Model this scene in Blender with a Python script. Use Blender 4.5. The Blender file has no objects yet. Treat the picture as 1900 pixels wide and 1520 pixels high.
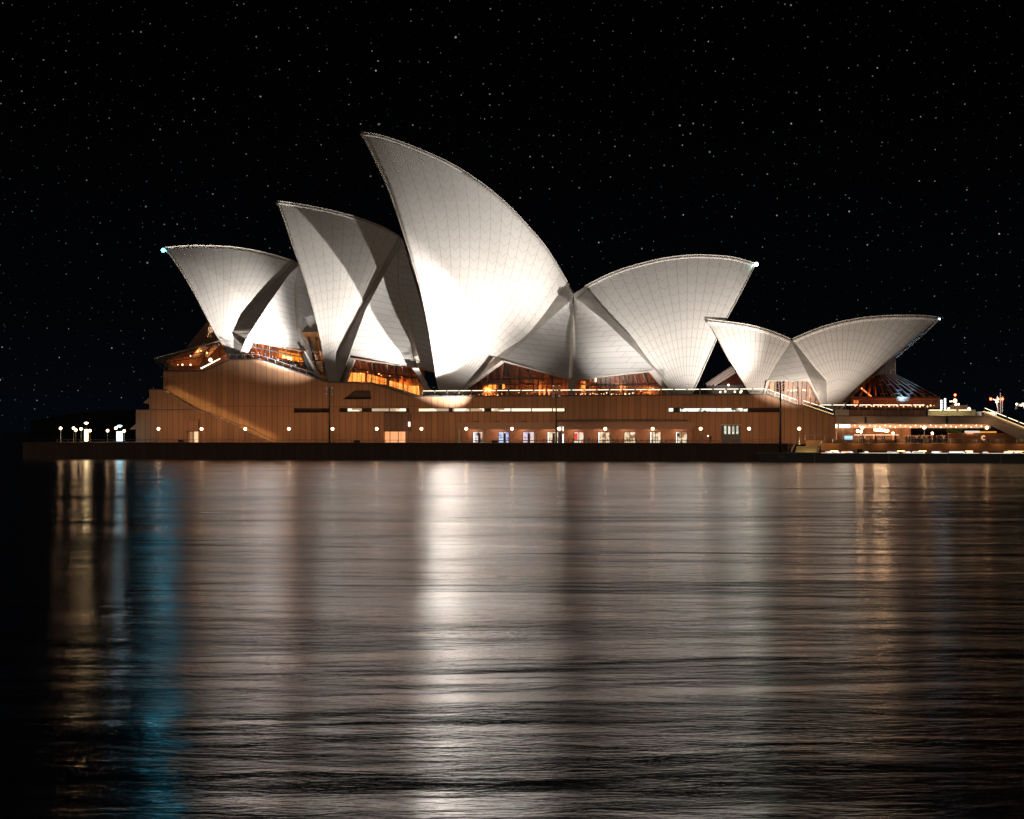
import bpy, math, random
from mathutils import Vector
from mathutils.geometry import tessellate_polygon
R = math.radians
random.seed(7)
scene = bpy.context.scene
col = scene.collection

# ------------------------------------------------------------------ camera
# X runs along the quay (north at -X), Y runs inland from the quay edge, Z is height above the harbour
YAW = R(12.2)
FPX = 3185.0
CAM = Vector((350*math.sin(YAW), -350*math.cos(YAW), 6.0))
cd = bpy.data.cameras.new('camera')
cam = bpy.data.objects.new('camera', cd)
col.objects.link(cam)
cam.location = CAM
cam.rotation_euler = (R(90), 0, YAW)
cd.sensor_width = 36
cd.lens = FPX/1900*36
cd.shift_y = 40/1900
cd.clip_start = 0.5
cd.clip_end = 20000
scene.camera = cam
# faint glow of the city behind the viewer
sun = bpy.data.lights.new('city_glow', 'SUN')
sun.energy = 0.16
sun.angle = R(50)
sun.color = (1.0, 0.80, 0.62)
so = bpy.data.objects.new('city_glow', sun)
col.objects.link(so)
so.rotation_euler = (R(72), 0, R(-8))
# ------------------------------------------------------------------ exposure
scene.view_settings.view_transform = 'Standard'
scene.view_settings.look = 'None'
scene.view_settings.exposure = 0.0
scene.view_settings.gamma = 1.0
scene.cycles.use_denoising = True
scene.cycles.max_bounces = 5
scene.cycles.diffuse_bounces = 2
scene.cycles.glossy_bounces = 2
scene.cycles.transparent_max_bounces = 6
scene.cycles.caustics_reflective = False
scene.cycles.caustics_refractive = False
scene.cycles.sample_clamp_indirect = 60.0


# ------------------------------------------------------------------ node helpers
class NT:
    def __init__(self, tree):
        self.t = tree
        tree.nodes.clear()

    def n(self, typ, ins=None, **kw):
        nd = self.t.nodes.new(typ)
        for k, v in kw.items():
            setattr(nd, k, v)
        for k, v in (ins or {}).items():
            self.set(nd, k, v)
        return nd

    def set(self, nd, k, v):
        s = nd.inputs[k]
        if isinstance(v, bpy.types.NodeSocket):
            self.t.links.new(v, s)
        elif isinstance(v, bpy.types.Node):
            self.t.links.new(v.outputs[0], s)
        else:
            if hasattr(s.default_value, '__len__') and hasattr(v, '__len__') and len(v) == 3 and len(s.default_value) == 4:
                v = (*v, 1)
            s.default_value = v

    def m(self, op, a, b=0.0, c=None, clamp=False):
        nd = self.n('ShaderNodeMath', operation=op, use_clamp=clamp)
        self.set(nd, 0, a)
        self.set(nd, 1, b)
        if c is not None:
            self.set(nd, 2, c)
        return nd.outputs[0]

    def mix(self, f, a, b, typ='MIX'):
        nd = self.n('ShaderNodeMix', data_type='RGBA', blend_type=typ)
        self.set(nd, 0, f)
        self.set(nd, 6, a)
        self.set(nd, 7, b)
        return nd.outputs[2]

    def ramp(self, f, stops):
        nd = self.n('ShaderNodeValToRGB')
        self.set(nd, 0, f)
        e = nd.color_ramp.elements
        while len(e) > 1:
            e.remove(e[-1])
        e[0].position = stops[0][0]
        e[0].color = (*stops[0][1], 1)
        for p, c in stops[1:]:
            x = e.new(p)
            x.color = (*c, 1)
        return nd.outputs[0]


# ------------------------------------------------------------------ world: night sky with stars
world = bpy.data.worlds.new('World')
scene.world = world
world.use_nodes = True
w = NT(world.node_tree)
tc = w.n('ShaderNodeTexCoord').outputs['Generated']
dirv = w.n('ShaderNodeSeparateXYZ', {0: tc})
azel = w.n('ShaderNodeCombineXYZ', {0: w.m('ARCTAN2', dirv.outputs[0], dirv.outputs[1]), 1: w.m('ARCSINE', dirv.outputs[2])}).outputs[0]


def star_layer(scale, radius, keep, strength, seedoff):
    mp = w.n('ShaderNodeMapping', {'Vector': azel, 'Location': (seedoff, seedoff*.37, seedoff*.71)})
    v = w.n('ShaderNodeTexVoronoi', {'Vector': mp.outputs[0], 'Scale': scale, 'Randomness': 1.0}, voronoi_dimensions='2D')
    sp = w.n('ShaderNodeSeparateColor', {0: v.outputs['Color']})
    on = w.m('GREATER_THAN', sp.outputs[0], 1-keep)
    rad = w.m('MULTIPLY', w.m('ADD', w.m('POWER', sp.outputs[1], 4.0), 0.5), radius*scale)
    disc = w.m('SUBTRACT', 1.0, w.m('DIVIDE', v.outputs['Distance'], rad), clamp=True)
    disc = w.m('MULTIPLY', disc, 2.2, clamp=True)
    br = w.m('MULTIPLY', w.m('MULTIPLY', disc, on), w.m('MULTIPLY', w.m('ADD', w.m('POWER', sp.outputs[2], 2.0), 0.12), strength))
    tint = w.mix(sp.outputs[2], (0.35, 0.8, 1.0), (1.0, 0.95, 0.85))
    return w.mix(1.0, tint, br, 'MULTIPLY')


sx = w.n('ShaderNodeSeparateXYZ', {0: tc})
glow = w.ramp(w.m('ABSOLUTE', sx.outputs[2]), [(0.0, (0.0010, 0.0019, 0.0034)), (0.07, (0.0007, 0.0009, 0.0014)), (0.22, (0.0003, 0.0003, 0.0004))])
s1 = star_layer(62.0, 0.00052, 0.24, 0.55, 0.0)
s2 = star_layer(170.0, 0.00033, 0.6, 0.26, 3.1)
tot = w.mix(1.0, w.mix(1.0, s1, s2, 'ADD'), glow, 'ADD')
bg = w.n('ShaderNodeBackground', {'Color': tot, 'Strength': 1.0})
wo = w.n('ShaderNodeOutputWorld', {'Surface': bg})

# ------------------------------------------------------------------ geometry helpers
FW = Vector((-math.sin(YAW), math.cos(YAW), 0))
RT = Vector((math.cos(YAW), math.sin(YAW), 0))


def at(x, y, d):
    """survey helper: the point at distance d inland from the quay edge on the sight line (x, y)"""
    u = (x-950)/FPX
    v = (800-y)/FPX
    t = (d-CAM.y)/(FW.y+u*RT.y)
    return CAM+t*(FW+u*RT+Vector((0, 0, v)))


def downlight(name, loc, e, c, size=0.4, tilt=55):
    """spot without a fitting, aimed inland at the given tilt, not over the water"""
    ld = bpy.data.lights.new(name, 'SPOT')
    ld.energy = e
    ld.color = c
    ld.spot_size = R(165)
    ld.spot_blend = 0.5
    ld.shadow_soft_size = size
    lo = bpy.data.objects.new(name, ld)
    col.objects.link(lo)
    lo.location = loc
    lo.rotation_euler = (R(tilt), 0, 0)
    return lo


def tag(o, label=None, cat=None, group=None, kind=None):
    for k, v in (('label', label), ('category', cat), ('group', group), ('kind', kind)):
        if v:
            o[k] = v
    return o


def empty(name, loc, label, cat, group=None, rz=0):
    o = bpy.data.objects.new(name, None)
    col.objects.link(o)
    o.location = loc
    o.rotation_euler = (0, 0, rz)
    o.empty_display_size = 0.3
    return tag(o, label, cat, group)


class MB:
    def __init__(self):
        self.v = []
        self.f = []
        self.uv = {}
        self.sm = False

    def quad(self, a, b, c, d):
        n = len(self.v)
        self.v += [Vector(p) for p in (a, b, c, d)]
        self.f.append((n, n+1, n+2, n+3))

    def box(self, x0, x1, y0, y1, z0, z1):
        n = len(self.v)
        x0, x1 = min(x0, x1), max(x0, x1)
        y0, y1 = min(y0, y1), max(y0, y1)
        z0, z1 = min(z0, z1), max(z0, z1)
        self.v += [Vector(p) for p in ((x0, y0, z0), (x1, y0, z0), (x1, y1, z0), (x0, y1, z0), (x0, y0, z1), (x1, y0, z1), (x1, y1, z1), (x0, y1, z1))]
        self.f += [tuple(n+i for i in q) for q in ((3, 2, 1, 0), (4, 5, 6, 7), (0, 1, 5, 4), (1, 2, 6, 5), (2, 3, 7, 6), (3, 0, 4, 7))]
        return self

    def rect(self, x0, y0, x1, y1, d, th):
        """a box whose front face fills the surveyed rectangle at depth d"""
        a = at(x0, y1, d)
        b = at(x1, y0, d)
        return self.box(a.x, b.x, d, d+th, a.z, b.z)

    def prism(self, pts, d, th, holes=()):
        """front polygon (with holes) at depth d, extruded inland by th; pts are sight lines"""
        loops = [[at(x, y, d) for x, y in pts]]+[[at(x, y, d) for x, y in h] for h in holes]
        return self.prism3(loops, th)

    def prism3(self, loops, th):
        tri = tessellate_polygon([[Vector((p.x, p.z, 0)) for p in lp] for lp in loops])
        flat = [p for lp in loops for p in lp]
        n = len(self.v)
        k = len(flat)
        self.v += flat+[p+Vector((0, th, 0)) for p in flat]
        for a, b, c in tri:
            nz = (flat[b]-flat[a]).cross(flat[c]-flat[a]).y
            if nz > 0:
                b, c = c, b
            self.f.append((n+a, n+b, n+c))
            self.f.append((n+k+a, n+k+c, n+k+b))
        o = 0
        for li, lp in enumerate(loops):
            ar = sum(lp[i].x*lp[(i+1) % len(lp)].z-lp[(i+1) % len(lp)].x*lp[i].z for i in range(len(lp)))
            flip = (ar < 0) != (li > 0)
            for i in range(len(lp)):
                a, b = n+o+i, n+o+(i+1) % len(lp)
                self.f.append((b, a, a+k, b+k) if flip else (a, b, b+k, a+k))
            o += len(lp)
        return self

    def tube(self, pts, r, seg=8, r2=None, caps=True):
        pts = [Vector(p) for p in pts]
        n0 = len(self.v)
        rr = r if hasattr(r, '__len__') else [r+(((r2 if r2 is not None else r)-r)*i/max(1, len(pts)-1)) for i in range(len(pts))]
        for i, p in enumerate(pts):
            t = (pts[min(i+1, len(pts)-1)]-pts[max(i-1, 0)]).normalized()
            up = Vector((0, 0, 1)) if abs(t.z) < .9 else Vector((0, 1, 0))
            a = t.cross(up).normalized()
            b = a.cross(t).normalized()
            for k in range(seg):
                an = 2*math.pi*k/seg
                self.v.append(p+(a*math.cos(an)+b*math.sin(an))*rr[i])
        for i in range(len(pts)-1):
            for k in range(seg):
                k2 = (k+1) % seg
                self.f.append((n0+i*seg+k, n0+(i+1)*seg+k, n0+(i+1)*seg+k2, n0+i*seg+k2))
        if caps:
            self.f.append(tuple(n0+k for k in range(seg)))
            self.f.append(tuple(n0+(len(pts)-1)*seg+k for k in reversed(range(seg))))
        return self

    def lathe(self, c, prof, seg=14):
        return self.tube([Vector(c)+Vector((0, 0, z)) for r, z in prof], [max(r, 1e-4) for r, z in prof], seg)

    def ball(self, c, r, seg=16, rings=10, sz=1.0):
        return self.lathe(c, [(r*math.sin(math.pi*i/rings), -r*sz*math.cos(math.pi*i/rings)) for i in range(rings+1)], seg)

    def grid(self, rows, uv=None, flip=False, face=0):
        """face=-1 turns the sheet's outside to the water, +1 inland"""
        n0 = len(self.v)
        f0 = len(self.f)
        nr, nc = len(rows), len(rows[0])
        for r in rows:
            self.v += [Vector(p) for p in r]
        if uv:
            for i in range(nr):
                for j in range(nc):
                    self.uv[n0+i*nc+j] = uv[i][j]
        for i in range(nr-1):
            for j in range(nc-1):
                q = (n0+i*nc+j, n0+(i+1)*nc+j, n0+(i+1)*nc+j+1, n0+i*nc+j+1)
                self.f.append(q[::-1] if flip else q)
        if face:
            s_ = sum(((self.v[q[2]]-self.v[q[0]]).cross(self.v[q[3]]-self.v[q[1]])).y for q in self.f[f0:])
            if s_*face < 0:
                self.f[f0:] = [q[::-1] for q in self.f[f0:]]
        return self

    def build(self, name, mat, parent=None, smooth=False, label=None, kind=None, solid=None, cat=None, group=None):
        off = Vector((0, 0, 0))
        if parent is None and self.v and not kind:
            xs = [p.x for p in self.v]
            ys = [p.y for p in self.v]
            off = Vector(((min(xs)+max(xs))/2, (min(ys)+max(ys))/2, min(p.z for p in self.v)))
        elif parent is not None:
            q = parent
            while q is not None:
                off += q.location
                q = q.parent
        me = bpy.data.meshes.new(name)
        me.from_pydata([p-off for p in self.v], [], self.f)
        if self.uv:
            ul = me.uv_layers.new(name='UVMap')
            for lp in me.loops:
                ul.data[lp.index].uv = self.uv.get(lp.vertex_index, (0, 0))
        me.materials.append(mat)
        if smooth:
            for p in me.polygons:
                p.use_smooth = True
        me.update()
        o = bpy.data.objects.new(name, me)
        col.objects.link(o)
        if parent is not None:
            o.parent = parent
        else:
            o.location = off
        if solid:
            md = o.modifiers.new('thickness', 'SOLIDIFY')
            md.thickness = solid
            md.offset = -1
        return tag(o, label, cat, group, kind)


def children(o):
    return [c for c in bpy.data.objects if c.parent == o]


def copy_tree(o, parent=None, kids=None):
    c = o.copy()
    col.objects.link(c)
    c.parent = parent
    for ch in children(o):
        copy_tree(ch, c)
    return c


def copy_part(o, parent, delta):
    c = o.copy()
    col.objects.link(c)
    c.parent = parent
    c.location = o.location+Vector(delta)
    return c


# ------------------------------------------------------------------ materials
def new_mat(name):
    m = bpy.data.materials.new(name)
    m.use_nodes = True
    t = NT(m.node_tree)
    return m, t


def finish(t, sh, disp=None):
    o = t.n('ShaderNodeOutputMaterial', {'Surface': sh})
    if disp is not None:
        t.set(o, 'Displacement', disp)


def plain(name, c, rough=0.6, metal=0.0, var=0.12, scale=1.5, spec=0.5):
    m, t = new_mat(name)
    tcn = t.n('ShaderNodeTexCoord').outputs['Object']
    nz = t.n('ShaderNodeTexNoise', {'Vector': tcn, 'Scale': scale, 'Detail': 5.0})
    k = t.ramp(nz.outputs[0], [(0.3, (1-var,)*3), (0.7, (1+var,)*3)])
    cc = t.mix(1.0, c, k, 'MULTIPLY')
    b = t.n('ShaderNodeBsdfPrincipled', {'Base Color': cc, 'Roughness': rough, 'Metallic': metal, 'Specular IOR Level': spec})
    finish(t, b)
    return m


def glow_mat(name, c, s):
    m, t = new_mat(name)
    finish(t, t.n('ShaderNodeEmission', {'Color': c, 'Strength': s}))
    return m


def tile_mat():
    m, t = new_mat('chevron_tiles')
    uv = t.n('ShaderNodeSeparateXYZ', {0: t.n('ShaderNodeUVMap').outputs[0]})
    U, V = uv.outputs[0], uv.outputs[1]
    fu = t.m('FRACT', U)
    wid = t.m('MULTIPLY', V, 0.062)
    edge = t.m('MULTIPLY', t.m('MINIMUM', fu, t.m('SUBTRACT', 1.0, fu)), wid)
    l1 = t.m('SUBTRACT', 1.0, t.m('DIVIDE', edge, 0.085), clamp=True)
    l1 = t.m('MULTIPLY', l1, 0.9)
    zig = t.m('MULTIPLY', t.m('ABSOLUTE', t.m('SUBTRACT', fu, 0.5)), t.m('MULTIPLY', wid, 1.05))
    c = t.m('DIVIDE', t.m('SUBTRACT', V, zig), 2.55)
    fc = t.m('FRACT', c)
    l2 = t.m('SUBTRACT', 1.0, t.m('DIVIDE', t.m('MULTIPLY', t.m('MINIMUM', fc, t.m('SUBTRACT', 1.0, fc)), 2.55), 0.10), clamp=True)
    l2 = t.m('MULTIPLY', l2, 0.75)
    line = t.m('MAXIMUM', l1, l2)
    wn = t.n('ShaderNodeTexWhiteNoise', {'Vector': t.n('ShaderNodeCombineXYZ', {0: t.m('FLOOR', U), 1: t.m('FLOOR', c)}).outputs[0]}, noise_dimensions='2D')
    nz = t.n('ShaderNodeTexNoise', {'Vector': t.n('ShaderNodeTexCoord').outputs['Object'], 'Scale': 0.16, 'Detail': 6.0, 'Roughness': 0.6})
    va = t.m('ADD', t.m('MULTIPLY', wn.outputs[0], 0.09), t.m('MULTIPLY', nz.outputs[0], 0.22))
    base = t.mix(va, (0.78, 0.745, 0.70), (0.50, 0.455, 0.40))
    cc = t.mix(line, base, (0.40, 0.28, 0.23))
    fine = t.n('ShaderNodeTexNoise', {'Vector': t.n('ShaderNodeTexCoord').outputs['Object'], 'Scale': 5.0, 'Detail': 2.0})
    rough = t.m('ADD', 0.36, t.m('MULTIPLY', fine.outputs[0], 0.25))
    b = t.n('ShaderNodeBsdfPrincipled', {'Base Color': cc, 'Roughness': rough, 'Specular IOR Level': 0.45})
    finish(t, b)
    return m


def panel_shell_mat():
    """big precast lids of the side shells: courses with slanting joints"""
    m, t = new_mat('precast_side_tiles')
    uv = t.n('ShaderNodeSeparateXYZ', {0: t.n('ShaderNodeUVMap').outputs[0]})
    U, V = uv.outputs[0], uv.outputs[1]
    ps = 1.75
    row = t.m('DIVIDE', V, ps)
    fr = t.m('FRACT', row)
    l1 = t.m('SUBTRACT', 1.0, t.m('DIVIDE', t.m('MULTIPLY', t.m('MINIMUM', fr, t.m('SUBTRACT', 1.0, fr)), ps), 0.09), clamp=True)
    uu = t.m('DIVIDE', t.m('ADD', t.m('ADD', U, t.m('MULTIPLY', V, -0.8)), t.m('MULTIPLY', t.m('FLOOR', row), 2.4)), 8.0)
    fu = t.m('FRACT', uu)
    l2 = t.m('SUBTRACT', 1.0, t.m('DIVIDE', t.m('MULTIPLY', t.m('MINIMUM', fu, t.m('SUBTRACT', 1.0, fu)), 8.0), 0.10), clamp=True)
    line = t.m('MULTIPLY', t.m('MAXIMUM', l1, l2), 0.9)
    wn = t.n('ShaderNodeTexWhiteNoise', {'Vector': t.n('ShaderNodeCombineXYZ', {0: t.m('FLOOR', uu), 1: t.m('FLOOR', row)}).outputs[0]}, noise_dimensions='2D')
    nz = t.n('ShaderNodeTexNoise', {'Vector': t.n('ShaderNodeTexCoord').outputs['Object'], 'Scale': 0.3, 'Detail': 6.0})
    base = t.mix(t.m('ADD', t.m('MULTIPLY', wn.outputs[0], 0.15), t.m('MULTIPLY', nz.outputs[0], 0.2)), (0.62, 0.60, 0.575), (0.42, 0.39, 0.36))
    cc = t.mix(line, base, (0.30, 0.18, 0.14))
    finish(t, t.n('ShaderNodeBsdfPrincipled', {'Base Color': cc, 'Roughness': 0.5, 'Specular IOR Level': 0.4}))
    return m


def granite_mat(name, c, period=1.29, joint=0.10, dark=0.62, rough=0.62):
    m, t = new_mat(name)
    geo = t.n('ShaderNodeNewGeometry')
    p = t.n('ShaderNodeSeparateXYZ', {0: geo.outputs['Position']})
    q = t.m('DIVIDE', p.outputs[0], period)
    fr = t.m('FRACT', q)
    ln = t.m('SUBTRACT', 1.0, t.m('DIVIDE', t.m('MULTIPLY', t.m('MINIMUM', fr, t.m('SUBTRACT', 1.0, fr)), period), joint), clamp=True)
    nrm = t.n('ShaderNodeSeparateXYZ', {0: geo.outputs['Normal']})
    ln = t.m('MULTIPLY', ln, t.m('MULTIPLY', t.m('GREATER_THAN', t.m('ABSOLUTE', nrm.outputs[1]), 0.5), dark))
    wn = t.n('ShaderNodeTexWhiteNoise', {'W': t.m('FLOOR', q)}, noise_dimensions='1D')
    mp = t.n('ShaderNodeMapping', {'Vector': geo.outputs['Position'], 'Scale': (2.2, 1.0, 0.10)})
    st = t.n('ShaderNodeTexNoise', {'Vector': mp.outputs[0], 'Scale': 1.6, 'Detail': 5.0})
    nz = t.n('ShaderNodeTexNoise', {'Vector': geo.outputs['Position'], 'Scale': 0.25, 'Detail': 4.0})
    k = t.m('ADD', 0.50, t.m('ADD', t.m('MULTIPLY', wn.outputs[0], 0.24), t.m('ADD', t.m('MULTIPLY', st.outputs[0], 0.42), t.m('MULTIPLY', nz.outputs[0], 0.30))))
    cc = t.mix(1.0, c, k, 'MULTIPLY')
    cc = t.mix(ln, cc, (0.015, 0.012, 0.012))
    finish(t, t.n('ShaderNodeBsdfPrincipled', {'Base Color': cc, 'Roughness': rough, 'Specular IOR Level': 0.3}))
    return m


def glass_mat(name, tint, refl=0.12, rough=0.05):
    m, t = new_mat(name)
    a = t.n('ShaderNodeBsdfTransparent', {'Color': tint})
    g = t.n('ShaderNodeBsdfGlossy', {'Color': (0.9, 0.9, 0.9), 'Roughness': rough})
    finish(t, t.n('ShaderNodeMixShader', {0: refl, 1: a, 2: g}))
    return m


def interior_mat(name, stops, scale, strength, sx=1.0, sz=1.0):
    """a lit room seen through glass: patchy light of its lamps, furniture and shelves"""
    m, t = new_mat(name)
    p = t.n('ShaderNodeNewGeometry').outputs['Position']
    mp = t.n('ShaderNodeMapping', {'Vector': p, 'Scale': (sx, 1.0, sz)})
    v = t.n('ShaderNodeTexVoronoi', {'Vector': mp.outputs[0], 'Scale': scale, 'Randomness': 1.0}, distance='CHEBYCHEV')
    s = t.n('ShaderNodeSeparateColor', {0: v.outputs['Color']})
    c = t.ramp(s.outputs[0], stops)
    finish(t, t.n('ShaderNodeEmission', {'Color': c, 'Strength': strength}))
    return m


def wood_mat(name, c, period=0.5):
    m, t = new_mat(name)
    p = t.n('ShaderNodeNewGeometry').outputs['Position']
    sp = t.n('ShaderNodeSeparateXYZ', {0: p})
    q = t.m('DIVIDE', sp.outputs[0], period)
    wn = t.n('ShaderNodeTexWhiteNoise', {'W': t.m('FLOOR', q)}, noise_dimensions='1D')
    nz = t.n('ShaderNodeTexNoise', {'Vector': p, 'Scale': 0.8, 'Detail': 4.0})
    k = t.m('ADD', 0.45, t.m('ADD', t.m('MULTIPLY', wn.outputs[0], 0.5), t.m('MULTIPLY', nz.outputs[0], 0.5)))
    cc = t.mix(1.0, c, k, 'MULTIPLY')
    finish(t, t.n('ShaderNodeBsdfPrincipled', {'Base Color': cc, 'Roughness': 0.5}))
    return m


M = {}
M['tiles'] = tile_mat()
M['side'] = panel_shell_mat()
M['band'] = plain('precast_edge', (0.52, 0.47, 0.42), 0.6, var=0.14, scale=0.6)
M['rim'] = plain('pale_concrete_rim', (0.60, 0.54, 0.47), 0.85, var=0.1, scale=0.8)
M['leg'] = plain('pale_concrete_leg', (0.62, 0.55, 0.50), 0.6, var=0.12, scale=0.8)
M['granite'] = granite_mat('podium_granite', (0.47, 0.26, 0.15))
M['coping'] = plain('dark_coping', (0.10, 0.10, 0.10), 0.5)
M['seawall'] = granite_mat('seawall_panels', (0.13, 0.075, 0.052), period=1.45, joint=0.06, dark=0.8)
M['deck'] = plain('paving', (0.30, 0.22, 0.18), 0.7, var=0.2, scale=0.6)
M['soffit'] = plain('soffit_concrete', (0.50, 0.40, 0.34), 0.7, var=0.15, scale=0.5)
M['brown'] = plain('brown_parapet', (0.42, 0.19, 0.075), 0.6, var=0.12, scale=0.5)
M['recess'] = plain('recess_dark', (0.05, 0.035, 0.03), 0.7)
M['metal'] = plain('grey_metal', (0.16, 0.16, 0.16), 0.4, 0.6)
M['steel'] = plain('brushed_steel', (0.55, 0.52, 0.5), 0.35, 0.7)
M['black'] = plain('black_paint', (0.012, 0.012, 0.013), 0.4)
M['bronze'] = plain('bronze_mullion', (0.28, 0.15, 0.09), 0.45, 0.3)
M['white'] = plain('white_paint', (0.75, 0.74, 0.72), 0.5)
M['greydoor'] = plain('grey_door_paint', (0.14, 0.15, 0.16), 0.5)
M['globe'] = glow_mat('globe_glow', (1.0, 0.58, 0.30), 15.0)
M['strip'] = glow_mat('rail_strip_glow', (1.0, 0.86, 0.62), 2.6)
M['stepstrip'] = glow_mat('step_strip_glow', (1.0, 0.62, 0.28), 1.8)
M['flood'] = glow_mat('floodlight_glow', (0.92, 0.97, 1.0), 3.0)
M['glass'] = glass_mat('clear_glass', (0.85, 0.83, 0.8), 0.03, 0.4)
M['rail_glass'] = glass_mat('balustrade_glass', (0.72, 0.74, 0.72), 0.03, 0.4)
M['amber'] = glass_mat('amber_glass', (0.94, 0.76, 0.60), 0.03, 0.4)
M['fan'] = glass_mat('fan_glass', (0.62, 0.33, 0.26), 0.06, 0.25)
M['redglass'] = plain('dark_red_glass', (0.075, 0.018, 0.012), 0.12, 0.0, var=0.3, spec=0.8)
M['wood'] = wood_mat('brush_box_wood', (0.36, 0.155, 0.055))
M['hull'] = plain('hull_black', (0.018, 0.018, 0.017), 0.45, var=0.3)

# ------------------------------------------------------------------ setting: water and promenade
def water_mat():
    m, t = new_mat('harbour_water')
    p = t.n('ShaderNodeNewGeometry').outputs['Position']
    rot = t.n('ShaderNodeMapping', {'Vector': p, 'Rotation': (0, 0, -YAW)}).outputs[0]
    b1 = t.n('ShaderNodeTexNoise', {'Vector': t.n('ShaderNodeMapping', {'Vector': rot, 'Scale': (0.10, 0.20, 0.2)}).outputs[0], 'Scale': 1.0, 'Detail': 2.0, 'Distortion': 0.6})
    b2 = t.n('ShaderNodeTexNoise', {'Vector': t.n('ShaderNodeMapping', {'Vector': rot, 'Scale': (0.45, 1.3, 1), 'Rotation': (0, 0, 0.12)}).outputs[0], 'Scale': 1.0, 'Detail': 4.0, 'Roughness': 0.62, 'Distortion': 0.4})
    b3 = t.n('ShaderNodeTexNoise', {'Vector': t.n('ShaderNodeMapping', {'Vector': rot, 'Scale': (2.2, 6.5, 1), 'Rotation': (0, 0, -0.1)}).outputs[0], 'Scale': 1.0, 'Detail': 3.0, 'Roughness': 0.6})
    b0 = t.n('ShaderNodeTexNoise', {'Vector': t.n('ShaderNodeMapping', {'Vector': rot, 'Scale': (0.016, 0.05, 1), 'Location': (3, 1, 0)}).outputs[0], 'Scale': 1.0, 'Detail': 4.0, 'Roughness': 0.55, 'Distortion': 0.5})
    h0 = t.m('MULTIPLY', b0.outputs[0], 0.85)
    h = t.m('ADD', t.m('MULTIPLY', b1.outputs[0], WAVE[0]), t.m('ADD', t.m('MULTIPLY', b2.outputs[0], WAVE[1]), t.m('MULTIPLY', b3.outputs[0], WAVE[2])))
    pz = t.n('ShaderNodeTexNoise', {'Vector': t.n('ShaderNodeMapping', {'Vector': rot, 'Scale': (0.05, 0.11, 1), 'Location': (7, 3, 0)}).outputs[0], 'Scale': 1.0, 'Detail': 3.0, 'Distortion': 0.8})
    h = t.m('MULTIPLY', h, t.ramp(pz.outputs[0], [(0.3, (0.45,)*3), (0.7, (1.7,)*3)]))
    h = t.m('ADD', h, h0)
    bp = t.n('ShaderNodeBump', {'Height': h, 'Strength': 1.0, 'Distance': 1.0})
    # cat's paws: patches of rougher and smoother water
    p1_ = t.n('ShaderNodeTexNoise', {'Vector': t.n('ShaderNodeMapping', {'Vector': rot, 'Scale': (0.018, 0.06, 1)}).outputs[0], 'Scale': 1.0, 'Detail': 5.0, 'Roughness': 0.65, 'Distortion': 0.5})
    p2_ = t.n('ShaderNodeTexNoise', {'Vector': t.n('ShaderNodeMapping', {'Vector': rot, 'Scale': (0.11, 0.5, 1)}).outputs[0], 'Scale': 1.0, 'Detail': 4.0, 'Roughness': 0.6, 'Distortion': 0.3})
    rgh = t.m('MULTIPLY', WROUGH, t.m('ADD', -0.35, t.m('ADD', t.m('MULTIPLY', p1_.outputs[0], 1.5), t.m('MULTIPLY', p2_.outputs[0], 1.3))))
    tan = t.n('ShaderNodeCombineXYZ', {0: math.cos(YAW), 1: math.sin(YAW), 2: 0.0})
    b = t.n('ShaderNodeBsdfPrincipled', {'Base Color': (0.55, 0.58, 0.62), 'Metallic': 1.0, 'Roughness': rgh,
                                         'Anisotropic': WANI, 'Anisotropic Rotation': WROT, 'Tangent': tan.outputs[0], 'Normal': bp.outputs[0]})
    finish(t, b)
    return m


WAVE = (0.11, 0.056, 0.014)
WROUGH = 0.18
WANI = 0.1
WROT = 0.25
WIOR = 1.7
M['water'] = water_mat()
b = MB()
b.quad((-7000, -700, 0), (7000, -700, 0), (7000, 9000, 0), (-7000, 9000, 0))
b.build('water', M['water'], kind='structure')

QZ = 3.5                                        # promenade level
x_left = at(42, 820, 0).x
x_right = 260.0
b = MB()
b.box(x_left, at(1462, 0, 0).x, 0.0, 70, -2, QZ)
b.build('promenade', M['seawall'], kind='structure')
b = MB()
b.box(x_left-0.0, at(1462, 0, 0).x, 0.25, 69.9, QZ+0.004, QZ+0.03)
b.build('promenade_paving', M['deck'], kind='structure')
# seawall coping
b = MB()
b.box(x_left-0.05, at(1462, 0, 0).x, -0.12, 0.3, QZ-0.22, QZ+0.06)
b.build('seawall_coping', plain('coping_stone', (0.11, 0.07, 0.05), 0.7), kind='structure')
# lower concourse on the right
b = MB()
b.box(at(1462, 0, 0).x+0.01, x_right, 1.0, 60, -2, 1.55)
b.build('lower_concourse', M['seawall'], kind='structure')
b = MB()
b.box(at(1523, 0, 12).x, x_right, 12.0, 120, 1.56, QZ)
b.build('forecourt', M['deck'], kind='structure')

# ------------------------------------------------------------------ podium building
podium = empty('podium_building', at(950, 822, 14), 'long red-brown granite podium with slot windows carrying the white roof shells', 'building')
WD = 14.0
top = [(303, 689), (378, 688), (388, 684), (427, 667), (482, 667), (598, 706), (610, 709), (689, 710.5), (766, 735.5), (1422, 731.5), (1478, 752), (1490, 752), (1546, 771), (1550, 771)]
outer = [(303, 824)]+top+[(1550, 824)]
holes = []
W_SLOTS = [((545, 757.5), (613, 765.5)), ((629, 757), (759, 764.5)), ((776, 757), (1050, 764.5)), ((1240, 756.5), (1448, 765))]
for (x0, y0), (x1, y1) in W_SLOTS:
    holes.append([(x0, y0), (x1, y0), (x1, y1), (x0, y1)])
holes.append([(636, 741), (657, 724.5), (687, 724.5), (689, 741)])
holes.append([(711.5, 800), (752, 800), (752, 823.2), (711.5, 823.2)])
holes.append([(849, 785), (1289, 783.5), (1289, 823.4), (849, 823.4)])
holes.append([(1338, 788.5), (1374, 788.5), (1374, 823.4), (1338, 823.4)])
b = MB()
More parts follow.
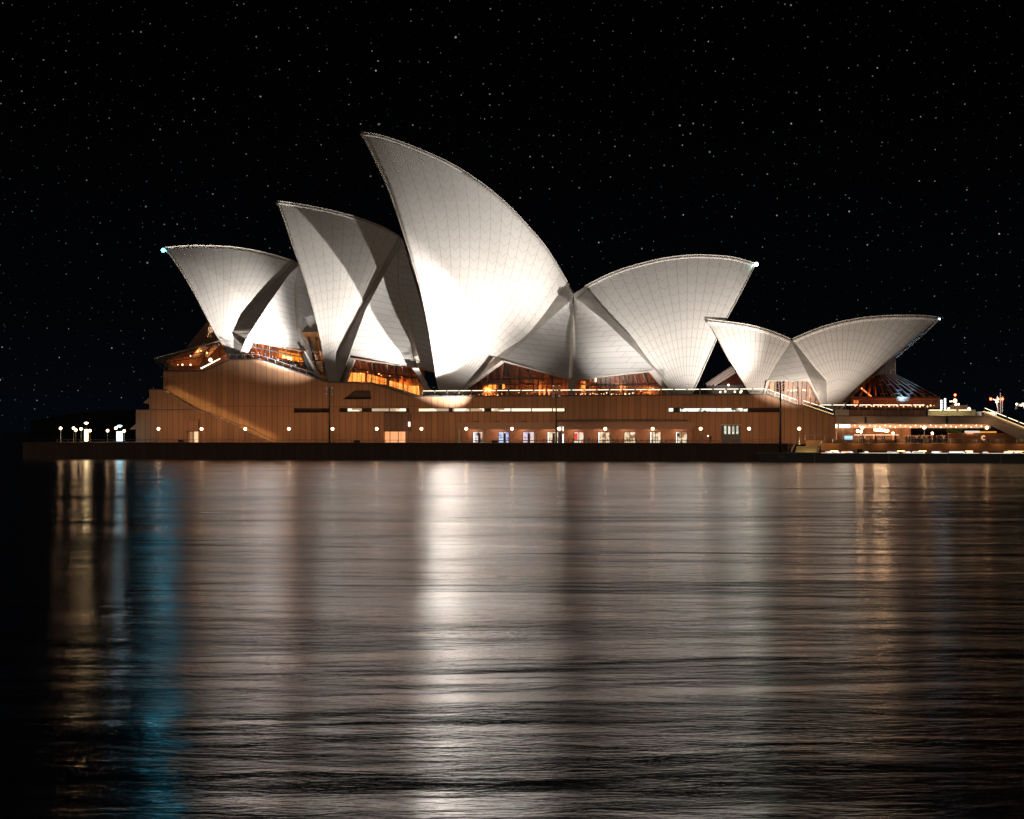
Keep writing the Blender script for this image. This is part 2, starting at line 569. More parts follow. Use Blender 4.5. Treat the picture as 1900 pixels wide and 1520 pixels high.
b.prism(outer, WD, 1.6, holes)
b.build('wall', M['granite'], podium)
# body of the podium behind its front wall; roofed by the decks
b = MB()
core = [(303, 824)]+[(x, y+0.6) for x, y in top]+[(1550, 824)]
a3 = [at(x, y, WD) for x, y in core]
b.prism3([[Vector((p.x, 21.0, p.z)) for p in a3]], 50)
b.build('podium_body', M['granite'], podium)
# deck strip between the front wall and the body
b = MB()
for i in range(len(top)-1):
    (xa, ya), (xb, yb) = top[i], top[i+1]
    p, q = at(xa, ya, WD), at(xb, yb, WD)
    b.prism3([[Vector((p.x, WD+1.6, p.z-0.5)), Vector((p.x, WD+1.6, p.z-0.03)), Vector((q.x, WD+1.6, q.z-0.03)), Vector((q.x, WD+1.6, q.z-0.5))]], 5.4)
b.build('terrace', M['deck'], podium)
# dark coping line that follows the podium edge
b = MB()
for i in range(len(top)-1):
    (xa, ya), (xb, yb) = top[i], top[i+1]
    p, q = at(xa, ya, WD), at(xb, yb, WD)
    b.prism3([[Vector((p.x, WD-0.12, p.z-0.20)), Vector((p.x, WD-0.12, p.z+0.09)), Vector((q.x, WD-0.12, q.z+0.09)), Vector((q.x, WD-0.12, q.z-0.20))]], 1.0)
b.build('coping', M['coping'], podium)
# dark strip standing in for the shadow gap under the upper storey
b = MB()
b.rect(378, 753.6, 545, 754.6, WD-0.02, 0.1)
b.rect(613, 753.6, 776, 754.6, WD-0.02, 0.1)
b.build('storey_joint', M['recess'], podium)

# north stair flank, standing proud of the main wall
SD = 11.0
flank = [(252, 824), (252, 761.5), (254, 760), (277, 760), (277, 724), (279, 722), (297, 722), (303, 724.5), (368, 762), (383, 765), (440, 792), (506, 824)]
b = MB()
b.prism(flank, SD, 3.0-0.004, [[(346, 800), (368, 800), (368, 823.4), (346, 823.4)]])
b.build('stair_flank', M['granite'], podium)
b = MB()
a3 = [at(x, y, SD) for x, y in [(252, 824), (252, 761.5), (277, 760), (277, 724), (303, 724.5), (303, 824)]]
b.prism3([[Vector((p.x, SD+3.0, p.z-0.02)) for p in a3]], 30)
b.build('north_block', M['granite'], podium)
# sloping hoods on the north end
for pts in ([(240, 797), (255, 784.5), (255, 797)], [(265.5, 748), (278.5, 736), (278.5, 750)]):
    b = MB()
    b.prism(pts, SD+0.6, 7)
    b.build('hood', M['granite'], podium)
b = MB()
b.prism([(339, 799.5), (352, 779), (367.5, 779), (367.5, 799.5)], SD-0.5, 0.496)
b.build('door_hood', M['granite'], podium)
b = MB()
b.rect(252, 759.6, 367, 761.2, SD-0.05, 0.3)
b.rect(277, 722, 298, 723.4, SD-0.05, 0.3)
b.build('flank_coping', M['coping'], podium)

warm = [(0.0, (0.95, 0.62, 0.30)), (0.35, (1.0, 0.80, 0.52)), (0.6, (0.30, 0.16, 0.07)), (0.72, (1.0, 0.9, 0.72))]
M['slotroom'] = interior_mat('slot_room_light', [(0.0, (1.0, 0.80, 0.50)), (0.3, (1.0, 0.90, 0.72)), (0.72, (0.28, 0.17, 0.08)), (0.82, (1.0, 0.74, 0.4)), (0.95, (0.10, 0.06, 0.03))], 0.55, 1.35, 0.55, 1.3)
M['slotroom2'] = interior_mat('office_light', [(0.0, (0.95, 0.97, 0.88)), (0.5, (0.85, 0.95, 0.9)), (0.75, (1.0, 0.85, 0.6)), (0.85, (0.1, 0.08, 0.05))], 1.3, 1.3, 1.0, 1.2)
M['doorglow'] = interior_mat('orange_lobby', [(0.0, (1.0, 0.26, 0.08)), (0.45, (1.0, 0.40, 0.16)), (0.8, (1.0, 0.52, 0.25))], 0.5, 1.05, 1.0, 0.25)
M['doorglow2'] = interior_mat('orange_lobby_small', [(0.0, (1.0, 0.30, 0.08)), (0.4, (0.20, 0.06, 0.02)), (0.7, (1.0, 0.62, 0.33))], 0.7, 1.2, 1.5, 0.1)


def slot_window(x0, y0, x1, y1, mat, bars, d=WD, lit=None):
    f = MB()
    f.rect(x0, y0-0.5, x1, y0+0.6, d+0.05, 0.5)
    f.rect(x0, y1-0.5, x1, y1+0.3, d-0.10, 0.9)
    for bx in bars:
        f.rect(bx-0.5, y0+0.6, bx+0.5, y1-0.5, d+0.2, 0.3)
    fo = f.build('window_band', M['recess'], podium)
    g = MB()
    g.rect(x0, y0+0.6, x1, y1-0.5, d+1.0, 0.05)
    g.build('pane', M['recess'] if mat is None else M['recess'], fo)
    for (a, c) in (lit or []):
        g = MB()
        g.rect(a, y0+1.0, c, y1-1.2, d+0.6, 0.1)
        g.build('lit_pane', mat, fo)


slot_window(545, 757.5, 613, 765.5, None, (560, 578, 596))
slot_window(629, 757, 759, 764.5, M['slotroom'], (644, 686, 722), lit=[(645, 671), (690, 722), (723, 753)])
slot_window(776, 757, 1050, 764.5, M['slotroom'], (833, 872, 911, 948, 986, 1025), lit=[(777, 832), (840, 871), (873, 898), (912, 947), (949, 985), (987, 1024), (1026, 1047)])
slot_window(1240, 756.5, 1448, 765, M['slotroom2'], (1250, 1265, 1300, 1330, 1360, 1389, 1410, 1430), lit=[(1241, 1249), (1262, 1387)])
# sloped dark intake recess
b = MB()
b.prism([(636, 741), (657, 724.5), (687, 724.5), (689, 741)], WD+1.0, 0.1)
b.build('intake_recess', plain('intake_panel', (0.10, 0.06, 0.045), 0.7), podium)


def glass_door(x0, y0, x1, y1, mat, bars, d, name='door'):
    g = MB()
    g.rect(x0, y0, x1, y1, d+1.2, 0.1)
    o = g.build(name, mat, podium)
    f = MB()
    for bx in bars:
        f.rect(bx-0.4, y0, bx+0.4, y1, d+0.5, 0.15)
    f.rect(x0, y0-0.8, x1, y0+0.4, d+0.5, 0.15)
    f.build('door_frame', M['recess'], o)


glass_door(711.5, 800.6, 752, 823, M['doorglow'], (723.5, 739), WD)
glass_door(346, 800.6, 368, 823, M['doorglow2'], (351, 358), SD)
# dark porch wall beside the big door
b = MB()
b.rect(711.5, 766, 762, 799.6, WD-0.35, 0.346)
b.build('porch_panel', granite_mat('porch_granite', (0.26, 0.16, 0.115)), podium)
b = MB()
b.rect(757.5, 783, 761, 791.5, WD-0.5, 0.12)
b.build('wall_lamp', glow_mat('porch_lamp_glow', (1, 0.85, 0.7), 2.2), podium)

# grey service door with four lit slits
b = MB()
slits = [(1343.5, 1347.5), (1351, 1355), (1358.3, 1362.5), (1366, 1370)]
b.prism([(1338, 789), (1374, 789), (1374, 823), (1338, 823)], WD+0.35, 0.2, [[(p, 790.5), (q, 790.5), (q, 805.5), (p, 805.5)] for p, q in slits])
sd = b.build('service_door', M['greydoor'], podium)
for p, q in slits:
    b = MB()
    b.rect(p, 790.5, q, 805.5, WD+0.6, 0.05)
    b.build('lit_slit', interior_mat('slit_light', [(0, (1.0, 0.9, 0.7)), (0.5, (0.85, 1.0, 0.85)), (0.9, (0.5, 0.45, 0.35))], 1.2, 0.9), sd)
b = MB()
b.rect(1337.3, 787.8, 1375, 788.9, WD-0.25, 0.7)
b.build('door_canopy', M['steel'], podium)

# colonnade with shops
CD = 19.5
b = MB()
b.rect(849, 782.5, 1289, 796.5, WD+0.1, 1.4)
b.build('fascia', plain('fascia_stone', (0.44, 0.28, 0.22), 0.6, var=0.08), podium)
b = MB()
b.rect(849, 780, 1289, 826, CD+0.9, 0.2)
b.build('shop_back_wall', M['wood'], podium)
b = MB()
p, q = at(849, 0, WD+1.5), at(1289, 0, WD+1.5)
b.box(p.x-2, q.x+2, WD+1.51, CD+0.9, 6.45, 6.6)
b.build('shop_ceiling', M['soffit'], podium)
posts = [852, 897, 993, 1089, 1137, 1183, 1232, 1281]
shops = [(878, 898, 'a'), (925, 944, 'b'), (970, 991, 'c'), (1016, 1036, 'd'), (1065, 1083, 'e'), (1110, 1131, 'f'), (1158, 1179, 'g'), (1206, 1226, 'h'), (1254, 1275, 'i')]
shop_holes = [[(x0, 801.5), (x1, 801.5), (x1, 822.6), (x0, 822.6)] for x0, x1, _ in shops]
b = MB()
b.prism([(840, 796), (1300, 796), (1300, 824), (840, 824)], CD-0.6, 0.3, shop_holes)
b.build('shop_front', plain('salmon_render', (0.50, 0.27, 0.18), 0.7, var=0.1), podium)
post0 = None
for x in posts:
    if post0 is None:
        b = MB()
        b.rect(x-2.2, 796.6, x+2.2, 823.4, WD+0.3, 0.7)
        post0 = b.build('post', M['leg'], podium)
    else:
        copy_part(post0, podium, at(x, 0, WD)-at(posts[0], 0, WD))
for x, (x0, x1, k) in zip(range(20), shops):
    pal = {'a': [(0, (0.75, 0.9, 1.0)), (.45, (1.0, .55, .3)), (.8, (.15, .1, .12))],
           'b': [(0, (0.12, 0.22, 0.9)), (.4, (0.6, .75, 1.0)), (.8, (.9, .7, .6))],
           'c': [(0, (0.10, 0.20, 0.85)), (.35, (0.75, .8, 1.0)), (.7, (1.0, .6, .45))],
           'e': [(0, (1.0, 0.75, 0.5)), (.55, (1.0, 0.9, 0.75)), (.8, (.95, .12, .06))]}.get(k, [(0, (1.0, 0.86, 0.62)), (.5, (1.0, .7, .42)), (.82, (.35, .18, .1))])
    g = MB()
    g.rect(x0, 801.5, x1, 822.6, CD+0.5, 0.1)
    o = g.build('shop_window', interior_mat('shop_light_'+k, pal, 1.7, 0.95, 1.0, 0.9), podium)
    f = MB()
    f.rect(x0, 817.5, x1, 818.3, CD+0.1, 0.1)
    f.rect(x0+2, 811+(x0 % 3), x1-6, 811.7+(x0 % 3), CD+0.2, 0.1)
    for bx in (x0, (x0+x1)/2, x1):
        f.rect(bx-0.4, 801, bx+0.4, 822.6, CD-0.7, 0.12)
    f.rect(x0-0.4, 800.6, x1+0.4, 801.6, CD-0.7, 0.12)
    f.build('window_frame', M['recess'], o)
    if k in 'abcd':
        s = MB()
        s.rect(x0+9, 804, x0+13.5, 822, CD-0.2, 0.1)
        s.build('display_panel', plain('navy_panel_'+k, (0.02, 0.025, 0.09), 0.5), o)
    if k == 'e':
        s = MB()
        s.rect(x0+0.5, 804.5, x0+6.5, 817, CD-0.2, 0.1)
        s.build('display_panel', glow_mat('red_poster', (0.9, 0.10, 0.06), 0.9), o)
    if k == 'i':
        s = MB()
        s.rect(x0+1.5, 804.5, x0+7, 810, CD-0.2, 0.1)
        s.build('screen', M['black'], o)
    if k in 'adfhi':
        s = MB()
        s.rect(x0+0.6, 802.2, x0+1.6, 822, CD-0.3, 0.1)
        s.build('light_tube', glow_mat('cool_tube_'+k, (0.75, 0.92, 1.0), 2.5), o)
# canopy blind along the shops and small vents
b = MB()
b.rect(1030, 779.5, 1276, 782.4, WD-0.9, 0.896)
b.build('awning', M['coping'], podium)
for x0 in (878, 918, 968):
    b = MB()
    b.rect(x0, 781.2, x0+10, 782.4, WD-0.3, 0.296)
    b.build('vent', M['recess'], podium)
# side walls of the door recesses are the holes' own reveals

# ------------------------------------------------------------------ shell roofs
def catmull(pts, n):
    pts = [Vector((*p[:2], 0)) for p in pts]
    dense = []
    for i in range(len(pts)-1):
        p0 = pts[i-1] if i > 0 else pts[0]*2-pts[1]
        p1, p2 = pts[i], pts[i+1]
        p3 = pts[i+2] if i+2 < len(pts) else pts[-1]*2-pts[-2]
        for k in range(24):
            t = k/24
            dense.append(0.5*((2*p1)+(p2-p0)*t+(2*p0-5*p1+4*p2-p3)*t*t+(3*p1-p0-3*p2+p3)*t**3))
    dense.append(pts[-1])
    return resample(dense, n)


def resample(dense, n):
    L = [0.0]
    for i in range(1, len(dense)):
        L.append(L[-1]+(dense[i]-dense[i-1]).length)
    out = []
    j = 0
    for k in range(n):
        s = L[-1]*k/(n-1)
        while j < len(L)-2 and L[j+1] < s:
            j += 1
        t = (s-L[j])/max(1e-9, L[j+1]-L[j])
        out.append(dense[j].lerp(dense[j+1], min(1, max(0, t))))
    return out


def lin(pts, n):
    return resample([Vector((*p, 0)) for p in pts], n)


def sphere_centre(a, b, c, rad):
    ab, ac = b-a, c-a
    n = ab.cross(ac)
    o = a+(n.cross(ab)*ac.length_squared+ac.cross(n)*ab.length_squared)/(2*n.length_squared)
    h = math.sqrt(max(rad*rad-(o-a).length_squared, 0))
    n.normalize()
    c1, c2 = o+h*n, o-h*n
    return c1 if c1.y > c2.y else c2


def arc(a, b, c, t):
    A, B = a-c, b-c
    w_ = A.angle(B)
    return c+(A*math.sin((1-t)*w_)+B*math.sin(t*w_))/math.sin(w_)


RS = 75.2                                        # every shell is cut from a sphere of this radius
NR, NV = 41, 49


class Shell:
    def __init__(s, T, E, F, r, l, b, d0, dF, sharp=False):
        s.d0, s.dF = d0, dF
        s.skew = 0.13 if d0 > 40 and T[0] > E[0] else 0.0
        pT, pE, pF = at(*T, d0), at(*E, d0), at(*F, dF)
        c = sphere_centre(pT, pE, pF, RS)
        n = (pE-pT).cross(Vector((0, 0, 1))).normalized()
        cr = c-n*((c-pT).dot(n))
        ridge0 = [arc(pT, pE, cr, i/(NR-1)) for i in range(NR)]
        lip0 = [arc(pF, pT, c, j/(NV-1)) for j in range(NV)]
        back0 = [arc(pF, pE, c, j/(NV-1)) for j in range(NV)]
        mk = catmull
        rp = mk([T]+r+[E], NR)
        lp = mk([F]+l[::-1]+[T], NV)
        bp = (lin if sharp else catmull)([F]+b[::-1]+[E], NV)
        ridge = [at(p.x, p.y, d0) for p in rp]
        lip = [at(p.x, p.y, q.y) for p, q in zip(lp, lip0)]
        back = [at(p.x, p.y, q.y) for p, q in zip(bp, back0)]
        s.ridge, s.lip, s.back = ridge, lip, back
        # angle of every rib round the foot, for the joints
        def ang(p):
            A = (pF-c).normalized()
            return (((p-c)-A*((p-c).dot(A))).normalized())
        a0 = ang(ridge0[0])
        s.rows, s.uvs = [], []
        tot_ = math.degrees(a0.angle(ang(ridge0[-1])))
        nrib = max(4, round(tot_/3.65))
        s.nrib = nrib
        for i in range(NR):
            t = i/(NR-1)
            row, uv = [], []
            U = math.degrees(a0.angle(ang(ridge0[i])))/tot_*nrib if i else 0.0
            dr = ridge[i]-ridge0[i]
            wt = (c-pF).angle(c-ridge0[i])*0+((pF-c).angle(ridge0[i]-c))
            for j in range(NV):
                v = j/(NV-1)
                p = arc(pF, ridge0[i], c, v)
                dl, db = lip[j]-lip0[j], back[j]-back0[j]
                d = (1-t)*dl+t*db+v*(dr-(1-t)*(ridge[0]-ridge0[0])-t*(ridge[-1]-ridge0[-1]))
                row.append(p+d)
                uv.append((U, v*wt*RS))
            s.rows.append(row)
            s.uvs.append(uv)

    def mirror(s, p):
        """the far half, across the ridge line; the big hall is skewed to the quay"""
        return Vector((p.x-s.skew*2*(s.d0-p.y), 2*s.d0-p.y, p.z))

    def mesh(s, parent, name='shell', label=None):
        b_ = MB()
        b_.grid(s.rows, s.uvs, face=-1)
        b_.grid([[s.mirror(p) for p in r] for r in s.rows], s.uvs, face=1)
        return b_.build(name, M['tiles'], parent, smooth=True, solid=0.9, label=label)


def strip(mb, A, B, face):
    mb.grid([A, B], face=face)


SH = {
 'A2': dict(T=(670, 246), E=(1053, 524), F=(832, 742), d0=44, dF=20,
            r=[(711.8, 253.2), (776.8, 276.4), (838, 304.5), (893, 339.7), (941, 379), (980, 420), (1016, 463)],
            l=[(693, 291.8), (718.7, 346.5), (746, 425), (763, 480), (780, 538), (794, 599.6), (804, 661), (814.4, 722.7)],
            b=[(982, 617), (930.7, 655), (862, 713)]),
 'A1': dict(T=(1402, 490), E=(1085, 532), F=(1272, 745), d0=44, dF=19,
            r=[(1361, 478.3), (1313.7, 474.2), (1275.8, 474.5), (1228.4, 480.5), (1190.5, 489.4), (1155.8, 499.5), (1124, 512)],
            l=[(1377, 539), (1348, 592.6), (1329.5, 630.5), (1307, 681), (1288.4, 722)],
            b=[(1124, 577), (1173, 627), (1187, 646), (1219, 687), (1250.5, 722)]),
 'A3': dict(T=(514.5, 373.5), E=(741, 439), F=(619, 722), d0=44, dF=19,
            r=[(570, 382), (635, 396), (700.6, 418)],
            l=[(530, 416.7), (544, 459), (561, 505), (575.6, 553), (587, 596), (595.5, 632.7), (601, 667), (609, 704)],
            b=[(689, 536), (649.5, 613), (627, 657.7), (626, 703.8)], sharp=True),
 'A4': dict(T=(305, 460), E=(547, 486), F=(430, 672), d0=44, dF=19,
            r=[(355, 456.5), (400, 457), (440, 460), (480, 467), (515, 476)],
            l=[(325, 487), (352, 530), (375, 572), (395, 610), (412, 640), (421, 657)],
            b=[(521.6, 510.5), (479, 556), (432, 611.4), (433.8, 658)], sharp=True),
 'R1': dict(T=(1313, 594), E=(1467, 630), F=(1405, 745), d0=30, dF=20,
            r=[(1350, 598), (1390, 604), (1430, 615)],
            l=[(1331, 625), (1350, 662), (1370, 694), (1390, 727)],
            b=[(1464, 640), (1444, 671), (1425, 704), (1419, 723)]),
 'R2': dict(T=(1742, 590), E=(1470, 630), F=(1551, 763), d0=30, dF=17.5,
            r=[(1720, 587), (1690, 586), (1640, 587), (1590, 592), (1540, 603), (1500, 617)],
            l=[(1700, 624), (1663, 655), (1620, 692), (1590, 718), (1563, 745)],
            b=[(1489, 654), (1510, 681), (1533, 706.5), (1534.5, 747)], sharp=True),
}
hall = empty('concert_hall_roof', at(900, 735, 44), 'large group of four tall white tiled sail shells standing on the granite podium', 'building')
rest = empty('restaurant_roof', at(1470, 735, 30), 'small pair of white tiled sail shells at the right end of the podium', 'building')
shells = {}
sl = {'A2': 'tallest bright white shell pointing left', 'A1': 'wide shell pointing right with a lamp at its tip', 'A3': 'second tallest shell with curved shadows across it', 'A4': 'leftmost shell with a blue-white lamp at its tip',
      'R1': 'small greyer shell pointing left', 'R2': 'small shell pointing right over a glass front'}
shell_obj = {}
for k, v in SH.items():
    shells[k] = Shell(**v)
    shell_obj[k] = shells[k].mesh(hall if k[0] == 'A' else rest, label=sl[k])


def depth_curve(pts, ds, n=33, smooth=True):
    """sight-line curve with its own depths"""
    P = [Vector((x, y, 0)) for x, y in pts]
    L = [0.0]
    for i in range(1, len(P)):
        L.append(L[-1]+(P[i]-P[i-1]).length)
    px = (catmull if smooth else lin)(pts, n)
    out = []
    for k, p in enumerate(px):
        s_ = L[-1]*k/(n-1)
        j = 0
        while j < len(L)-2 and L[j+1] < s_:
            j += 1
        t = (s_-L[j])/max(1e-9, L[j+1]-L[j])
        out.append(at(p.x, p.y, ds[j]+(ds[j+1]-ds[j])*min(1, max(0, t))))
    return out


INNER = {   # inner edge of every shell's back band, apex first; depth of each point
 'A2': ([(1063, 545), (1064, 553), (1010, 601), (948, 656), (934, 670), (859, 720), (846, 737)], [44, 43.5, 36, 28.5, 27, 22, 21]),
 'A1': ([(1065, 545), (1066, 552), (1124, 597), (1156, 628), (1186, 657), (1215, 688), (1249, 731)], [44, 43.5, 36.5, 32, 29, 25, 21]),
 'A3': ([(744, 443), (742, 453), (713.4, 509), (677.9, 576), (646.6, 662), (629, 708)], [44, 43.5, 38, 31, 24, 21]),
 'A4': ([(555, 488.5), (555.7, 492), (535.8, 510.5), (496, 567.4), (461.9, 620), (442, 662)], [44, 43.5, 40, 33, 26, 21.5]),
 'R1': ([(1468, 632), (1467.5, 637), (1447, 671), (1425.5, 706), (1421, 722)], [30, 29.8, 26, 22.4, 21]),
 'R2': ([(1469, 632), (1470, 639), (1481, 660), (1502, 702), (1524, 747)], [30, 29.8, 27.5, 22.5, 19.5]),
}
inner_c = {}


def by_z(cv, z):
    for i in range(len(cv)-1):
        if cv[i+1].z >= z:
            t = (z-cv[i].z)/max(1e-6, cv[i+1].z-cv[i].z)
            return cv[i].lerp(cv[i+1], min(1, max(0, t)))
    return cv[-1]


TURN = {'A2': 0.1, 'A1': 0.9, 'A3': 0.6, 'A4': 0.45, 'R1': 0.2, 'R2': 1.0}     # how far each band steps out per metre of width
for k, (pts, ds) in INNER.items():
    s_ = shells[k]
    ic = []
    bk = sorted(s_.back, key=lambda p: p.z)
    for p in lin(pts, 33):
        q = by_z(bk, at(p.x, p.y, 30).z)
        for _ in range(4):
            a = at(p.x, p.y, q.y)
            q = by_z(bk, a.z)
        ic.append(at(p.x, p.y, max(19.5, q.y-TURN[k]*abs(a.x-q.x))))
    for _ in range(3):
        ic = [ic[0]]+[Vector((ic[i].x, (ic[i-1].y+2*ic[i].y+ic[i+1].y)/4, ic[i].z)) for i in range(1, 32)]+[ic[-1]]
    inner_c[k] = ic
    oc = resample(list(reversed(s_.back)), 33)
    par = shell_obj[k]
    for mir in (False, True):
        A = [s_.mirror(p) for p in oc] if mir else oc
        B = [s_.mirror(p) for p in ic] if mir else ic
        b = MB()
        strip(b, A, B, 1 if mir else -1)
        b.build('edge_band', M['band'], par, smooth=False, solid=0.3)
    # pale rim along the open lip
    b = MB()
    lip = s_.lip
    b.tube([p+Vector((0, -0.14, 0)) for p in lip], 0.12, 6)
    b.tube([s_.mirror(p)+Vector((0, 0.14, 0)) for p in lip], 0.12, 6)
    b.build('rim', M['rim'], par, smooth=True)
    # maintenance rail along the ridge
    b = MB()
    b.tube([p+Vector((0, 0, 0.14)) for p in s_.ridge], 0.11, 6)
    b.build('ridge_rail', M['rim'], par, smooth=True)


def side_shell(par, Lc, Cc, Rc, d0, label, n=25, foldrib=True):
    """folded infill between two shells: left edge, central crease, right edge, each apex first"""
    o = None
    b_ = MB()
    for mir in (False, True):
        f = (lambda p: Vector((p.x-(0.065 if d0 > 40 and Lc[-1].x > -5 else 0.0)*2*(d0-p.y), 2*d0-p.y, p.z))) if mir else (lambda p: p)
        for A, B, sgn in ((Lc, Cc, -1), (Cc, Rc, 1)):
            if A is None or B is None:
                continue
            rows, uvs = [], []
            dist = 0.0
            for i in range(n):
                a, c = A[i], B[i]
                if i:
                    dist += ((A[i]-A[i-1]).length+(B[i]-B[i-1]).length)/2
                wd = (c-a).length
                rows.append([f(a.lerp(c, k/10)) for k in range(11)])
                uvs.append([(((k/10-1)*wd if sgn < 0 else (-k/10*wd)), dist-0.18*(wd*(k/10 if sgn > 0 else 1-k/10))) for k in range(11)])
            b_.grid(rows, uvs, face=1 if mir else -1)
    return b_.build('side_shell', M['side'], par, solid=0.35, label=label)


def half(c, pts_end, d_end, n=25):
    return resample(c, n)


def cut(curve, x=None, y=None):
    """first part of a curve down to the given height"""
    out = []
    for p in curve:
        out.append(p)
        if p.z < y:
            break
    return out


# between the tallest shell and the right-pointing one
zl, zr = at(934, 670, 27).z, at(1215, 688, 25).z
Lc = resample(cut(inner_c['A2'], y=zl+0.2), 25)
Rc = resample(cut(inner_c['A1'], y=zr+0.2), 25)
Cc = resample([at(1064, 553, 43), at(1063.5, 620, 33), at(1063, 705, 22.5)], 25)
s21 = side_shell(hall, Lc, Cc, Rc, 44, 'folded tiled infill between the tallest shell and the right-pointing shell')
b = MB()
b.tube([p+Vector((0, -0.15, 0)) for p in Cc], [0.35+0.45*i/24 for i in range(25)], 4)
b.build('crease_rib', M['rim'], s21)
# between the second and the tallest shell
zl = at(646.6, 662, 24).z
Lc = resample(cut(inner_c['A3'], y=zl+0.6), 25)
Cc = depth_curve([(744, 446), (740, 500), (743, 545), (752, 580), (764, 620), (773, 660), (775, 683)], [43.5, 40, 36, 33, 29, 25, 24], 25)
Rc = depth_curve([(745, 446), (762, 500), (780, 560), (795, 620), (803, 660), (806, 690)], [43.8, 42, 38, 34, 31, 29], 25)
s32 = side_shell(hall, Lc, Cc, Rc, 44, 'folded tiled infill between the second shell and the tallest shell')
b = MB()
b.tube([p+Vector((0, -0.1, 0)) for p in Cc], [0.25+0.5*i/24 for i in range(25)], 4)
b.build('crease_rib', M['rim'], s32)
# between the leftmost and the second shell
Lc = resample(cut(inner_c['A4'], y=at(457, 630, 25).z+0.2), 25)
Cc = depth_curve([(556, 492), (550, 525), (549, 545), (551, 580), (556, 615), (564, 652)], [43.5, 40, 37.5, 33, 28.5, 25], 25)
Rc = depth_curve([(557, 492), (572, 530), (583, 570), (592, 620), (598, 660), (600, 690)], [43.8, 42, 38.5, 34, 31, 29], 25)
s43 = side_shell(hall, Lc, Cc, Rc, 44, 'folded tiled infill between the leftmost shell and the second shell')
b = MB()
b.tube([p+Vector((0, -0.1, 0)) for p in Cc], [0.25+0.5*i/24 for i in range(25)], 4)
b.build('crease_rib', M['rim'], s43)
# restaurant infill
Lc = resample(cut(inner_c['R1'], y=at(1425, 706, 22.4).z+0.1), 25)
Rc = resample(cut(inner_c['R2'], y=at(1502, 707, 22.4).z+0.1), 25)
sR = side_shell(rest, Lc, Rc, None, 30, 'plain pale infill between the two small shells')


def beam(par, quad_pts, d, th, mat='leg', name='leg'):
    b_ = MB()
    b_.prism(quad_pts, d, th)
    return b_.build(name, M[mat], par)


# pedestal legs and lower rims
beam(hall, [(646.6, 663), (657, 668), (642, 710), (627.6, 710)], 21.5, 1.2)
beam(hall, [(765, 683), (775.5, 682.6), (800, 729), (793, 729)], 21.5, 1.2)
beam(hall, [(455.8, 629.5), (467, 633.7), (452, 668), (441, 668)], 20.5, 1.2)
beam(hall, [(563.5, 652), (566.5, 652), (595, 702), (589, 702)], 20.5, 1.2)
beam(hall, [(562, 660), (564.5, 654), (589, 702), (571.5, 690)], 21.9, 0.3, 'coping')
beam(hall, [(1203, 689), (1214, 686), (1250, 734), (1240, 734)], 21.5, 1.2)
beam(hall, [(931, 669), (935, 672.5), (849, 735), (842, 735)], 21.2, 0.6)
beam(hall, [(1054, 703), (1067, 703), (1067, 736), (1054, 736)], 21.5, 1.2, 'soffit', 'pier')
for pts, d in (([(652, 664), (775, 682), (775, 684.4), (652, 666.6)], 23.5), ([(457, 630), (564, 651.6), (564, 654), (457, 632.6)], 24.0), ([(934, 669.5), (1063, 704), (1063, 706.5), (934, 671.5)], 22.0), ([(1063, 704), (1215, 687), (1215, 689.4), (1063, 706.5)], 22.0)):
    beam(hall, pts, d, 0.8, 'rim', 'lower_rim')
beam(rest, [(1424, 705.5), (1504, 706), (1504, 708.6), (1424, 708)], 21.0, 0.8, 'rim', 'lower_rim')
beam(rest, [(1423, 706), (1428, 708), (1420, 733), (1416, 733)], 20.0, 0.8)
beam(rest, [(1500, 707.5), (1504.5, 706.5), (1527, 750), (1522, 750)], 19.3, 0.8)
beam(rest, [(1504.5, 706.5), (1506.5, 706), (1530, 748), (1527, 750)], 20.2, 0.8, 'coping')

